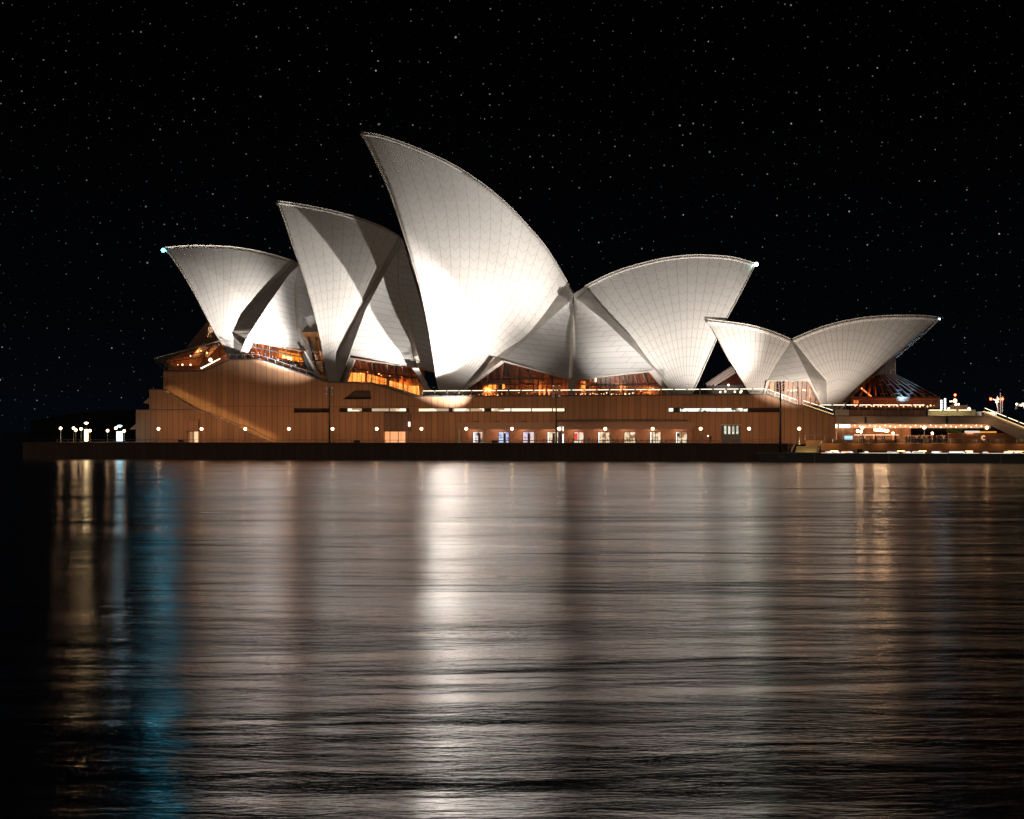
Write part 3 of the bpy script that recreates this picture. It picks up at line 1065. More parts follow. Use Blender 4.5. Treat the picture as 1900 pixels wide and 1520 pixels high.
# ------------------------------------------------------------------ foyers under the shells
def foyer(par, opening, d_glass, d_back, zf, mull, bars, pane='amber', wall='wood', lamps=(), lampcol=(1.0, 0.42, 0.12)):
    """opening polygon is glazed at d_glass; a wooden room lies behind it"""
    xs = [p[0] for p in opening]
    ys = [p[1] for p in opening]
    b_ = MB()
    a, c = at(min(xs)-8, max(ys), d_back), at(max(xs)+8, min(ys)-6, d_back)
    b_.box(a.x, c.x, d_back, d_back+0.3, zf, c.z+1.5)
    b_.build('foyer_wall', M[wall], par)
    g = MB()
    g.prism(opening, d_glass, 0.05)
    go = g.build('glass_wall', M[pane], par)
    for pts in mull:
        m_ = MB()
        m_.tube([at(x, y, d_glass-0.1) for x, y in pts], 0.10, 5)
        m_.build('mullion', M['bronze'], go)
    for pts in bars:
        m_ = MB()
        m_.tube([at(x, y, d_glass-0.25) for x, y in pts], 0.13, 5)
        m_.build('transom', M['metal'], go)
    x0_, x1_ = min(xs), max(xs)
    x = x0_+5
    while x < x1_-3:                          # fine glazing bars
        yy = []
        for (xa, ya), (xb, yb) in zip(opening, opening[1:]+opening[:1]):
            if (xa-x)*(xb-x) < 0:
                yy.append(ya+(yb-ya)*(x-xa)/(xb-xa))
        if len(yy) >= 2:
            m_ = MB()
            m_.tube([at(x, min(yy), d_glass-0.08), at(x-2, max(yy), d_glass-0.08)], 0.055, 4)
            m_.build('glazing_bar', M['recess'], go)
        x += 8.5
    nb = int((x1_-x0_)/13)
    for i in range(nb):                       # raking timber ribs of the hall behind the glass
        xa = x0_+10+i*13
        m_ = MB()
        m_.tube([at(xa, min(ys)-2, d_back-2.2), at(xa+9, min(ys)+(max(ys)-min(ys))*0.62, d_back-1.6)], [0.34, 0.24], 4)
        m_.build('timber_rib', M['wood'] if i % 3 else M['recess'], par)
    m_ = MB()
    a, c = at(x0_, min(ys)+(max(ys)-min(ys))*0.5, d_back-3), at(x1_, 0, d_back-3)
    m_.box(a.x, c.x, d_back-3.1, d_back-2.9, a.z-0.12, a.z+0.12)
    m_.build('lighting_bar', M['recess'], par)
    for (x, y, d, e) in lamps:
        downlight('foyer_light', at(x, y, d), e, lampcol)
    return go

# ------------------------------------------------------------------ floodlight masts
def spot(name, loc, aim, energy, angle, c=(1.0, 0.93, 0.85), blend=0.6, size=0.25):
    ld = bpy.data.lights.new(name, 'SPOT')
    ld.energy = energy
    ld.color = c
    ld.spot_size = R(angle)
    ld.spot_blend = blend
    ld.shadow_soft_size = size
    lo = bpy.data.objects.new(name, ld)
    col.objects.link(lo)
    lo.location = loc
    lo.rotation_euler = (Vector(aim)-Vector(loc)).to_track_quat('-Z', 'Y').to_euler()
    return lo


ORD = ['first', 'second', 'third', 'fourth', 'fifth', 'sixth', 'seventh', 'eighth', 'ninth', 'tenth', 'eleventh', 'twelfth', 'thirteenth', 'fourteenth', 'fifteenth']


def mast(x, ytop, ybase, d, label, rows, rad=0.13):
    base = at(x, ybase, d)
    zt = at(x, ytop, d).z
    r_ = empty('floodlight_mast', base, label, 'light mast', 'floodlight masts along the water')
    b_ = MB()
    b_.tube([base, Vector((base.x, d, zt))], rad*1.5, 10, rad*0.7)
    b_.build('pole', M['metal'], r_, smooth=True)
    for i, yy in enumerate(rows):
        zz = at(x, yy, d).z
        b_ = MB()
        b_.tube([(base.x-0.62, d, zz), (base.x+0.62, d, zz)], 0.05, 6)
        b_.build('crossbar', M['metal'], r_)
        for sx_ in (-0.6, 0.6):
            b_ = MB()
            c = Vector((base.x+sx_, d, zz+0.12))
            b_.tube([c+Vector((0, -0.22, -0.05)), c+Vector((0, 0.0, 0)), c+Vector((0, 0.2, 0.06))], [0.10, 0.20, 0.24], 10)
            h_ = b_.build('floodlight', M['steel'], r_)
            b_ = MB()
            b_.tube([c+Vector((0, 0.2, 0.06)), c+Vector((0, 0.23, 0.07))], 0.2, 10)
            b_.build('lens', M['flood'], h_)
    return r_


mast(611.5, 719, 823, 0.9, 'slim floodlight mast before the left half of the podium wall', (722, 728, 733.5))
mast(1032, 715, 823, 0.9, 'slim floodlight mast before the middle of the podium wall', (718, 725, 731, 737))
mast(1448, 708, 840, -2.0, 'tall floodlight mast standing at the bow of the dark barge', (711, 716, 720, 725), 0.18)

P1, P2, P3 = at(611.5, 716, 1.5), at(1032, 715, 1.5), at(1448, 710, -1.4)
T_ = at
# mast heads and quay boxes light the shells
WHT = (1.0, 0.95, 0.90)
spot('flood_beam', P2, T_(600, 505, 34), 320000, 36, WHT, 0.6)
spot('flood_beam', P2, T_(830, 400, 38), 34000, 82, WHT, 1.0)
spot('flood_beam', P2, T_(832, 570, 28), 30000, 50, WHT, 1.0)
spot('flood_beam', P1, T_(835, 590, 26), 110000, 30, WHT, 1.0)
spot('flood_beam', P2, T_(838, 570, 27), 60000, 40, WHT, 1.0)
spot('flood_beam', P2, T_(1230, 520, 33), 60000, 72, WHT, 0.8)
spot('flood_beam', P3, T_(1240, 560, 34), 95000, 56, WHT, 0.6)
spot('flood_beam', P3, T_(1480, 600, 28), 30000, 86, (1.0, 0.88, 0.77), 0.5)
spot('flood_beam', P3, T_(800, 390, 42), 390000, 30, WHT, 0.9)
spot('flood_beam', P1, T_(408, 535, 31), 480000, 34, WHT, 1.0)
spot('flood_beam', P1, T_(400, 490, 34), 60000, 60, WHT, 1.0)


def flood_box(x, y, d, label):
    c = at(x, y, d)
    r_ = empty('floodlight_box', Vector((c.x, c.y, QZ+0.03)), label, 'floodlight', 'black floodlight boxes on the quay')
    b_ = MB()
    b_.box(c.x-0.65, c.x+0.65, d-0.25, d+0.15, QZ+0.12, QZ+0.62)
    b_.tube([(c.x-0.5, d, QZ+0.03), (c.x-0.5, d, QZ+0.13)], 0.05, 6)
    b_.tube([(c.x+0.5, d, QZ+0.03), (c.x+0.5, d, QZ+0.13)], 0.05, 6)
    b_.build('housing', M['black'], r_)
    b_ = MB()
    b_.box(c.x-0.55, c.x+0.55, d+0.15, d+0.18, QZ+0.2, QZ+0.56)
    b_.build('lens', M['flood'], r_)
    return Vector((c.x, d+0.4, QZ+0.5))


B1 = flood_box(662.5, 820, 0.9, 'black floodlight box on the quay left of the orange lobby door')
B2 = flood_box(918.5, 820, 0.9, 'black floodlight box on the quay before the shop fronts')
B0 = flood_box(336, 820, 0.9, 'black floodlight box on the quay before the small door of the stair flank')
spot('flood_beam', B2, T_(640, 490, 36), 190000, 34, WHT, 0.7)


# ------------------------------------------------------------------ globe street lamps
def lamp(x, y, yb, d, label, group='globe street lamps along the promenade', rad=0.30):
    base = at(x, yb, d)
    gz = at(x, y, d).z
    r_ = empty('street_lamp', base, label, 'street lamp', group)
    b_ = MB()
    z0 = base.z
    b_.lathe((base.x, base.y, z0), [(0.16, 0), (0.16, 0.12), (0.07, 0.3), (0.055, gz-z0-0.45), (0.09, gz-z0-0.40), (0.12, gz-z0-rad+0.04)], 8)
    b_.build('pole', M['steel'], r_)
    b_ = MB()
    b_.ball((base.x, base.y, gz), rad, 16, 10)
    b_.build('globe', M['globe'], r_, smooth=True)
    return r_


def wall_wash(x, d, aim_z, e):
    """extra spot added at each lamp to brighten the wall, apart from its globe"""
    p_ = at(x, 796, d)
    spot('wall_fill', p_+Vector((0, 0.4, 0)), Vector((p_.x, 14, aim_z)), e, 150, (1.0, 0.53, 0.25), 1.0, 0.3)


LX = [294, 374, 455, 536, 617, 699, 782, 865, 950, 1037, 1123, 1211, 1300, 1390, 1483]
first_lamp = None
for i, x in enumerate(LX):
    lb = f'{ORD[i]} globe lamp from the left in the row before the podium wall'
    wall_wash(x, 2.2, 9.0 if i > 4 else 11.0, 600 if i > 4 else 680)
    if first_lamp is None:
        first_lamp = lamp(x, 796, 823, 2.2, lb)
    else:
        c = copy_tree(first_lamp)
        p = at(x, 796, 2.2)
        c.location = Vector((p.x, p.y, first_lamp.location.z))
        c['label'] = lb
for x, y, yb, d, lb in [(112.4, 795, 822, 3, 'globe lamp at the far left end of the quay'), (136.5, 794.7, 822, 6, 'globe lamp in the tight pair left of the bright yellow-white column'), (140.5, 798, 821, 12, 'lower globe lamp of the tight pair left of the bright yellow-white column'),
                        (150.4, 796, 822, 3, 'globe lamp just left of the bright yellow-white column'), (167, 799.2, 821, 16, 'globe lamp just right of the bright yellow-white column'), (199.6, 799.3, 821, 14, 'globe lamp standing alone between the two bright columns'),
                        (215, 794.7, 822, 3, 'globe lamp just left of the blue-white lit sign'), (230.5, 799.8, 821, 16, 'globe lamp just right of the blue-white lit sign'),
                        (1600, 793.7, 826, 12.5, 'globe lamp before the bar under the upper terrace'), (1715, 793.4, 824, 12.5, 'globe lamp before the bar crowd at the left of the brown kiosk'), (1730, 804, 822, 30, 'lower globe lamp behind the bar crowd'),
                        (1831, 793.7, 822, 12.5, 'globe lamp before the brown kiosk near the right edge'), (1657, 804, 822, 26, 'low globe lamp beside the row of hanging globes')]:
    lamp(x, y, yb, d, lb, rad=0.30 if y < 800 else 0.25)


def lit_column(x, y0, y1, wpx, d, mat, label, head=None):
    a, c = at(x-wpx/2, y1, d), at(x+wpx/2, y0, d)
    r_ = empty('lit_sign_column', Vector(((a.x+c.x)/2, d, a.z)), label, 'lit sign')
    b_ = MB()
    b_.box(a.x, c.x, d-0.2, d+0.2, a.z+0.25, c.z)
    b_.build('light_panel', mat, r_)

    b_ = MB()
    b_.box(a.x-0.08, c.x+0.08, d-0.26, d+0.26, a.z, a.z+0.24)
    b_.box(a.x-0.08, c.x+0.08, d-0.26, d+0.26, c.z+0.01, c.z+0.14)
    b_.build('frame', M['metal'], r_)
    if head:
        hx, hy, hw = head
        hp = at(hx, hy, d)
        b_ = MB()
        b_.tube([(hp.x, d+0.27, a.z), (hp.x, d+0.27, hp.z)], 0.06, 6)
        b_.build('pole', M['metal'], r_)
        b_ = MB()
        b_.lathe(hp, [(hw*0.2, -0.25), (hw, 0.02), (hw*0.9, 0.16), (0.02, 0.25)], 12)
        b_.build('lamp_head', mat, r_)


M['colw'] = glow_mat('warm_white_panel', (1.0, 0.74, 0.38), 10.0)
M['colb'] = glow_mat('blue_white_panel', (0.42, 0.82, 1.0), 6.0)
lit_column(160, 797, 820.5, 5.0, 5, M['colw'], 'tall bright yellow-white lit column on the left quay', (160, 785.5, 0.45))
lit_column(222, 801, 820.5, 9.5, 5, M['colb'], 'bright blue-white lit sign panel on the left quay', (222, 791, 0.55))

# ------------------------------------------------------------------ tip lamps of the shells
for k_, (x, y, d, c, s_, e, par, ai) in enumerate(((302.5, 464.5, 43.2, (0.04, 0.50, 0.72), 60, 900, shell_obj['A4'], (0, -140, -40)), (1403.5, 490.5, 43.2, (0.62, 1.0, 0.85), 12, 260, shell_obj['A1'], (30, -140, -40)), (1743.5, 592, 29.6, (0.35, 0.65, 1.0), 12, 60, shell_obj['R2'], (40, -100, -20)))):
    p = at(x, y, d)
    b = MB()
    b.ball(p, 0.42 if k_ < 2 else 0.18, 12, 8)
    b.build('tip_lamp', glow_mat('tip_lamp_glow', c, s_*1.2), par)
    spot('tip_beam', p+Vector((0, -0.5, -0.1)), p+Vector(ai), e, 120, c, 0.8, 0.5)

# ------------------------------------------------------------------ foyers and their glass
foyer(hall, [(463, 634), (563, 655), (572, 688), (600, 706), (482, 667.5), (449, 667.5)], 22.2, 29, at(463, 668, 22).z,
      [[(467, 634), (452, 667)], [(500, 641), (500, 674)], [(530, 648), (533, 684)]], [[(464, 643), (562, 663)], [(482, 660), (572, 690)]],
      lamps=[(545, 662, 25, 1100), (475, 655, 25, 420), (505, 660, 26, 420)], lampcol=(1.0, 0.50, 0.17))
foyer(hall, [(655, 667.5), (767, 685), (779, 735), (766, 735), (689, 710.5), (642, 709)], 22.6, 29, at(690, 735, 22).z,
      [[(690, 673), (690, 709)], [(718, 677), (721, 719)], [(745, 681), (750, 728)]], [[(650, 683), (769, 701.5)]],
      lamps=[(670, 702, 27, 800), (740, 716, 27, 800)], lampcol=(1.0, 0.50, 0.16))
foyer(hall, [(934, 673), (1056, 705), (1056, 735), (850, 735)], 22.6, 30, at(950, 735, 22).z,
      [[(905, 693), (905, 735)], [(934, 674), (925, 735)], [(962, 681), (950, 735)], [(984, 686), (972, 735)], [(1004, 692), (993, 735)], [(1020, 696), (1012, 735)], [(1034, 700), (1030, 735)]], [[(892, 712), (1046, 712.8)], [(928, 700), (1000, 701)]],
      lamps=[(905, 722, 27, 700), (985, 712, 26, 420), (1030, 728, 26, 260)], lampcol=(1.0, 0.55, 0.26))
foyer(hall, [(1068, 707), (1202, 690.5), (1238, 735), (1068, 735)], 22.6, 30, at(1150, 735, 22).z,
      [[(1090, 705), (1094, 735)], [(1112, 702), (1120, 735)], [(1134, 699), (1143, 735)], [(1156, 697), (1167, 735)], [(1176, 694), (1190, 735)], [(1192, 692), (1212, 735)]], [[(1078, 714), (1228, 714.5)]],
      lamps=[(1085, 714, 26, 520), (1145, 712, 26, 420), (1200, 722, 27, 620)], lampcol=(1.0, 0.58, 0.28))
foyer(rest, [(1428, 708), (1501, 708.5), (1519, 747), (1478, 751), (1424, 731)], 21.8, 30, at(1450, 752, 22).z,
      [[(1442, 708), (1442, 736)], [(1480, 708), (1482, 750)]], [],
      lamps=[(1434, 712, 25, 240), (1496, 735, 26, 90), (1460, 718, 27, 60)], lampcol=(1.0, 0.52, 0.24))


def inside(par, name, mat, rects, d, th=0.3, smooth=False):
    for r_ in rects:
        b_ = MB()
        b_.rect(*r_, d, th)
        b_.build(name, mat, par)


# lit bar counters and lamps inside the foyers
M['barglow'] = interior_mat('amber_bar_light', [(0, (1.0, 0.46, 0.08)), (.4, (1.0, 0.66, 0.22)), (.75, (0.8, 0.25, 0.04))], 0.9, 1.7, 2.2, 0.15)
M['cream_lamp'] = glow_mat('cream_lamp', (1.0, 0.80, 0.50), 5.0)
M['white_lamp'] = glow_mat('white_lamp', (0.9, 0.95, 1.0), 6.0)
M['orange_lamp'] = glow_mat('orange_lamp', (1.0, 0.42, 0.16), 3.0)
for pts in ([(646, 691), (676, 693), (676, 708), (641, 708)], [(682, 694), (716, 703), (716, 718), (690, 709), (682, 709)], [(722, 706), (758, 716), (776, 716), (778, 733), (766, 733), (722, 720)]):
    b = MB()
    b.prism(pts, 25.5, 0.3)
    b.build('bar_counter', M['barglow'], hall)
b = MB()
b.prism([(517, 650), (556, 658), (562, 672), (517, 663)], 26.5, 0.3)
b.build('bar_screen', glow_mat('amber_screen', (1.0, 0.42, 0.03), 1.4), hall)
b = MB()
b.prism([(524, 659), (541, 663), (541, 668), (524, 664)], 26.0, 0.3)
b.build('bar_screen', M['cream_lamp'], hall)
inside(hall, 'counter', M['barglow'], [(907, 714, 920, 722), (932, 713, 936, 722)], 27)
inside(hall, 'lit_screen', M['white_lamp'], [(1104, 699, 1106, 709)], 26)
inside(hall, 'bar_shelf', M['orange_lamp'], [(1000, 722, 1001.5, 733), (1009, 722, 1010.5, 733), (1017.5, 722, 1019, 733), (988, 727, 1024, 728), (1190, 722, 1214, 723.5), (1195, 728, 1210, 729)], 25.5)
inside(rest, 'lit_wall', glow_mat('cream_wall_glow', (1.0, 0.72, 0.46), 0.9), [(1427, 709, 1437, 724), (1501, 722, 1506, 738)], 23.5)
globes = [(1462, 724.5), (1468, 725), (1473, 724.5), (1478, 724), (1490, 723.5), (1494, 724.5)]
b0 = None
for i, (x, y) in enumerate(globes):
    p = at(x, y, 26)
    if b0 is None:
        b = MB()
        b.ball(p, 0.16, 8, 6)
        b0 = b.build('table_lamp', M['cream_lamp'], rest)
    else:
        copy_part(b0, rest, p-at(globes[0][0], globes[0][1], 26))


rnd = random.Random(21)
for (xa, xb, n, par_, yy, mts) in ((1070, 1185, 20, hall, 731, ('white_lamp', 'cream_lamp', 'white_lamp')), (860, 940, 12, hall, 733, ('orange_lamp', 'cream_lamp')), (960, 1050, 9, hall, 729, ('orange_lamp', 'orange_lamp', 'cream_lamp')), (1190, 1230, 6, hall, 724, ('cream_lamp', 'orange_lamp')), (650, 760, 7, hall, 690, ('cream_lamp', 'orange_lamp')), (470, 560, 10, hall, 660, ('orange_lamp', 'cream_lamp'))):
    for i in range(n):
        x = xa+(xb-xa)*(i+rnd.uniform(-.4, .4))/n
        y = yy+rnd.uniform(-3, 2)+(0.1*(x-xa) if xa in (650, 470) else 0)
        b = MB()
        b.ball(at(x, y, 25.0), rnd.uniform(0.07, 0.16), 6, 5)
        b.build('interior_lamp', M[rnd.choice(mts)], par_)
for x0, x1, y0 in ((895, 925, 712), (935, 960, 716), (1000, 1012, 708), (1078, 1086, 707), (1150, 1165, 716), (1205, 1222, 716)):
    b = MB()
    b.rect(x0, y0, x1, 734, 27.5, 0.2)
    b.build('screen_wall', plain('lit_timber_screen', (0.62, 0.34, 0.16), 0.6), hall)
# downlights in the colonnade ceiling
for x in (874, 921, 968, 1015, 1062, 1112, 1160, 1208, 1256):
    downlight('colonnade_light', at(x, 798.5, 17.2), 120, (1.0, 0.60, 0.34), 0.5)

# ------------------------------------------------------------------ balustrades
def balustrade(name, label, pts, d, hh, seg, strip_mat='strip', glass=True, posts=True, cat='railing', group=None, strips=True, bot=0.0):
    """pts: sight-line polyline of the floor edge at depth d; hh = rail height in metres"""
    P = [at(x, y, d) for x, y in pts]
    r_ = empty(name, P[0], label, cat, group)
    tot_ = sum((P[i+1]-P[i]).length for i in range(len(P)-1))
    n = max(2, int(tot_/seg)+1)
    Q = resample(P, n)
    up = Vector((0, 0, hh))
    b_ = MB()
    b_.tube([p+up for p in P], 0.045, 6)
    b_.build('handrail', M['steel'], r_)
    p0 = None
    for p in Q:
        if not posts:
            break
        if p0 is None:
            b_ = MB()
            b_.tube([p, p+up], 0.04, 6)
            p0 = b_.build('post', M['steel'], r_)
        else:
            copy_part(p0, r_, p-Q[0])
    if glass:
        b_ = MB()
        for i in range(len(P)-1):
            a, c = P[i], P[i+1]
            b_.quad(a+Vector((0, .03, .12)), c+Vector((0, .03, .12)), c+up*0.93+Vector((0, .03, 0)), a+up*0.93+Vector((0, .03, 0)))
        b_.build('glass_panel', M['rail_glass'], r_)
    if strips:
        for i in range(len(Q)-1):
            a, c = Q[i].lerp(Q[i+1], .07)+up, Q[i].lerp(Q[i+1], .93)+up
            b_ = MB()
            b_.tube([a+Vector((0, -0.05, -0.06)), c+Vector((0, -0.05, -0.06))], 0.055, 4)
            b_.build('light_strip', M[strip_mat], r_)
    return r_


balustrade('terrace_balustrade', 'long level glass balustrade with a dashed light strip along the podium top', [(784, 735), (1421, 731.5)], WD+0.3, 1.15, 2.62)
balustrade('stair_balustrade', 'upper sloping lit balustrade of the stair below the small shells', [(1424, 732), (1479, 752)], WD+0.3, 1.15, 1.6)
balustrade('stair_balustrade', 'lower sloping lit balustrade ending at the small shell foot', [(1490, 752.5), (1546, 771)], WD+0.3, 1.1, 1.6)
balustrade('foyer_balustrade', 'dark sloping balustrade before the orange foyer under the leftmost shell', [(482, 667), (598, 706)], WD+1.2, 1.0, 1.8, strips=False, glass=False)
balustrade('foyer_balustrade', 'dark sloping balustrade before the lit bar under the second shell', [(689, 710.5), (766, 735.5)], WD+1.2, 1.0, 1.8, strips=False, glass=False)
balustrade('landing_balustrade', 'small dark balustrade at the foot of the leftmost shell', [(425, 667), (482, 667)], WD+0.8, 1.1, 1.6, strips=False, glass=False)
balustrade('quay_railing', 'long thin railing along the whole quay edge', [(106, 822.2), (1455, 825)], 0.35, 0.75, 2.6, strips=False, glass=False)
# step lights of the stairs
for (xa, ya), (xb, yb), n in (((1426, 731), (1476, 750), 14), ((1492, 752), (1545, 770), 16)):
    A, B = at(xa, ya, WD), at(xb, yb, WD)
    o = None
    for i in range(n):
        p = A.lerp(B, i/(n-1))
        if o is None:
            b = MB()
            b.box(p.x-0.16, p.x+0.16, WD-0.16, WD-0.13, p.z+0.1, p.z+0.22)
            o = b.build('step_light', M['stepstrip'], podium)
        else:
            copy_part(o, podium, p-A)
# white nosings of the north foyer stair
A, B = at(488, 670, WD), at(560, 695, WD)
b = MB()
for i in range(24):
    p = A.lerp(B, i/23)
    b.box(p.x, p.x+0.28, WD-0.17, WD-0.13, p.z-0.12, p.z-0.05)
b.build('stair_nosing', M['white'], podium)
# handrail down the outer stair flank
r_ = empty('flank_handrail', at(303, 722, SD), 'bronze handrail running down the stair flank at the north end', 'railing')
b = MB()
b.tube([at(x, y, SD+0.4) for x, y in ((305, 722), (368, 759.5), (378, 763), (388, 764), (440, 787), (455, 790), (506, 816))], 0.07, 6)
b.build('handrail', M['metal'], r_)
b = MB()
b.tube([at(x, y, SD-0.01) for x, y in ((305, 726), (368, 762.5), (383, 765.5), (440, 792.5), (503, 823))], 0.10, 4)
b.build('light_ledge', M['stepstrip'] if False else M['rim'], r_)

for i in range(16):
    t = i/15
    downlight('stair_light', at(312+185*t, 724+90*t, 12.3), 34, (1.0, 0.66, 0.26), 0.25)

# ------------------------------------------------------------------ north glass pavilion under the leftmost shell
gp = empty('north_foyer_glass', at(360, 688, 24), 'orange-lit glass foyer jutting out left under the leftmost shell', 'glass foyer')
roofp = [(285.5, 665.5), (409, 632.5), (422, 658), (422, 663), (378, 687), (318, 687)]
def slab(mb, A, B, C_, D_):
    mb.quad(A, B, C_, D_)
# sloping canopy glass: near edge and far edge
a0, a1, c0, c1 = at(286, 665, 20), at(410, 632, 20), at(300, 668, 60), at(409, 630, 60)
b = MB()
b.quad(a0, a1, Vector((a1.x, 56, a1.z)), Vector((a0.x, 56, a0.z)))
co = b.build('canopy_glass', M['amber'], gp)
b = MB()
b.tube([a0, a1], 0.16, 6)
b.build('edge_beam', M['steel'], gp)
b = MB()
b.prism([(286, 666), (409, 633), (421, 657), (378, 687), (319, 687)], 20.2, 0.05)
gl = b.build('glass_wall', M['amber'], gp)
for pts in ([(286, 667), (307, 688)], [(303, 665), (306, 688)], [(303, 663), (312, 686)], [(313, 668), (316, 686)], [(318, 657), (325, 673)], [(337, 652), (340, 668)], [(376, 660), (376, 687)], [(395, 640), (398, 655)], [(406, 637), (406, 670)]):
    b = MB()
    b.tube([at(x, y, 20.1) for x, y in pts], 0.08, 5)
    b.build('strut', M['bronze'], gl)
for pts in ([(304, 665), (420, 647)], [(312, 672), (378, 662)]):
    b = MB()
    b.tube([at(x, y, 20.3) for x, y in pts], 0.08, 5)
    b.build('transom', M['metal'], gl)
b = MB()
a, c = at(318, 687, 30), at(430, 640, 30)
b.prism([(312, 687), (440, 687), (440, 645), (411, 637), (330, 659), (312, 668)], 30, 0.3)
b.build('foyer_wall', M['wood'], gp)
b = MB()
b.prism([(308, 670), (380, 655), (372, 678), (322, 680)], 27, 0.3)
b.build('balcony_front', M['wood'], gp)
b = MB()
b.tube([at(360, 664, 24), at(383, 640, 24)], 0.75, 8)
b.build('raking_column', M['leg'], gp)
b = MB()
b.tube([at(383, 661, 25), at(402, 640, 25)], 0.5, 8)
b.build('raking_column', M['leg'], gp)
for (x, y, e) in ((330, 668, 200), (365, 650, 300), (398, 655, 320), (345, 680, 90)):
    downlight('foyer_light', at(x, y, 23), e, (1.0, 0.50, 0.19), 1.0)
lps = [(390.5, 668, .45, 'white_lamp'), (338.5, 677, .2, 'white_lamp'), (353.5, 677, .2, 'white_lamp'), (353.5, 660.5, .14, 'white_lamp'), (367, 652.5, .14, 'cream_lamp'), (373, 651, .14, 'cream_lamp'), (383.5, 653, .2, 'orange_lamp'), (330, 677, .1, 'cream_lamp'), (384, 655, .2, 'cream_lamp')]
for x, y, r0, mt in lps:
    b = MB()
    b.ball(at(x, y, 21.6), r0, 8, 6)
    b.build('interior_lamp', M[mt], gp)
b = MB()
b.prism([(372, 682.5), (408, 664), (409, 666), (373, 685)], 20.0, 0.15)
b.build('stair_light_strip', glow_mat('stair_cool_strip', (0.9, 1.0, 0.75), 3.0), gp)
balustrade('north_stair_railing', 'short lit railing climbing beside the north foyer glass', [(374, 689), (426, 663)], WD+0.6, 0.9, 1.2, strips=False, glass=False)
# ribbed upper glass roof
b = MB()
A = [at(x, y, 34) for x, y in ((345, 646), (385, 597), (394, 597), (412, 631), (412, 640))]
b.prism([(345, 647), (383, 598.5), (394, 598), (414, 632), (414, 638)], 34, 12)
rg = b.build('ribbed_roof', plain('dark_roof_glazing', (0.03, 0.014, 0.012), 0.5), gp)
for i in range(13):
    t = i/12
    xa, ya = 384+14*t, 598+ (16*max(0, t-.55))
    xb, yb = 346+62*t, 646-12*t
    b = MB()
    b.tube([at(xa, ya, 33.9), at(xb, yb, 33.9)], 0.055, 4)
    b.build('rib', M['steel'], rg)
for i in range(5):
    t = (i+1)/6
    b = MB()
    b.tube([at(384-38*t, 598+48*t, 33.85), at(400+10*t, 606+26*t, 33.85)], 0.035, 4)
    b.build('cross_rib', M['bronze'], rg)

# ------------------------------------------------------------------ restaurant glass at the right end
rg = empty('restaurant_glass', at(1660, 750, 24), 'brown glazed wall and fan of glass roof panes under the right-pointing small shell', 'glass front')
b = MB()
b.prism([(1600, 702), (1617, 694), (1661.5, 652), (1661.5, 695), (1640, 694.5)], 25, 0.2)
wall_g = b.build('upright_glazing', M['redglass'], rg)
for x in (1621.5, 1629, 1637, 1644.5, 1652.5, 1661.5):
    yt = 694-(x-1617)*42/44.5
    b = MB()
    b.tube([at(x, yt, 24.9), at(x, 695.5, 24.9)], 0.09, 5)
    b.build('mullion', M['bronze'], wall_g)
b = MB()
b.tube([at(x, y, 24.8) for x, y in ((1654, 686), (1661, 686))], 0.07, 5)
b.build('transom', M['bronze'], wall_g)
# fan roof: ruled surface from the curved head to the level eave, deep in the middle
head = [(1606, 706), (1615, 701), (1625, 697), (1640, 695), (1650, 694.6), (1661, 695)]
eave = [(1582, 737), (1615, 737), (1650, 737), (1690, 737.4), (1715, 737.7), (1743, 738)]
hp_ = resample([at(x, y, 25) for x, y in head], 13)
ep_ = [at(1582+(1743-1582)*i/12, 737+i/12, 19.5) for i in range(13)]
b = MB()
b.grid([hp_, ep_])
fr = b.build('fan_roof', M['fan'], rg)
for i, (p, q) in enumerate(zip(hp_, ep_)):
    b = MB()
    b.tube([p+Vector((0, -.12, .08)), q+Vector((0, -.12, .08))], 0.075, 5)
    b.build('glazing_bar', M['bronze'] if i < 6 else M['steel'], fr)
for i in range(4, 12):
    for t in ((0.25, 0.7) if i % 2 else (0.45, 0.85)):
        b = MB()
        b.tube([hp_[i].lerp(ep_[i], t)+Vector((0, -.12, .08)), hp_[i+1].lerp(ep_[i+1], t)+Vector((0, -.12, .08))], 0.05, 5)
        b.build('cross_bar', M['steel'], fr)
# east slope closing the fan
b = MB()
b.quad(hp_[-1], ep_[-1], Vector((ep_[-1].x, 42, ep_[-1].z)), Vector((hp_[-1].x, 35, hp_[-1].z)))
b.build('side_roof', M['fan'], rg)
b = MB()
b.tube([at(x, y, 19.4) for x, y in ((1580, 737), (1743, 738.2))], 0.14, 6)
b.build('eave_beam', M['steel'], rg)
# inward leaning lower glass and the floor below
b = MB()
b.prism([(1584, 738.6), (1742.5, 739), (1730, 761), (1580, 761)], 20.5, 0.05)
lg = b.build('leaning_glass', M['amber'], rg)
for i in range(11):
    x = 1590+i*14.5
    b = MB()
    b.tube([at(x, 739, 20.4), at(x-5, 756, 20.4)], 0.05, 5)
    b.build('mullion', M['bronze'], lg)
b = MB()
b.tube([at(1742.5, 739, 20.3), at(1730, 759, 20.3)], 0.07, 5)
b.build('corner_bar', M['bronze'], lg)
b = MB()
a, c = at(1578, 758, 30), at(1745, 736, 30)
b.box(a.x, c.x, 30, 30.3, a.z, c.z)
b.build('dining_wall', plain('dark_dining_wall', (0.16, 0.07, 0.035), 0.6), rg)
b = MB()
b.rect(1582, 741, 1742, 742.3, 23, 0.1)
b.build('red_light_line', glow_mat('red_line_glow', (1.0, 0.10, 0.03), 0.35), rg)
inside(rg, 'service_wall', M['doorglow'], [(1584, 743, 1593, 749)], 24)
for i in range(9):
    t = i/8
    b = MB()
    b.ball(at(1599+17*t, 721+14*t, 22.3), 0.17, 7, 5)
    b.build('ceiling_lamp', M['orange_lamp'], rg)
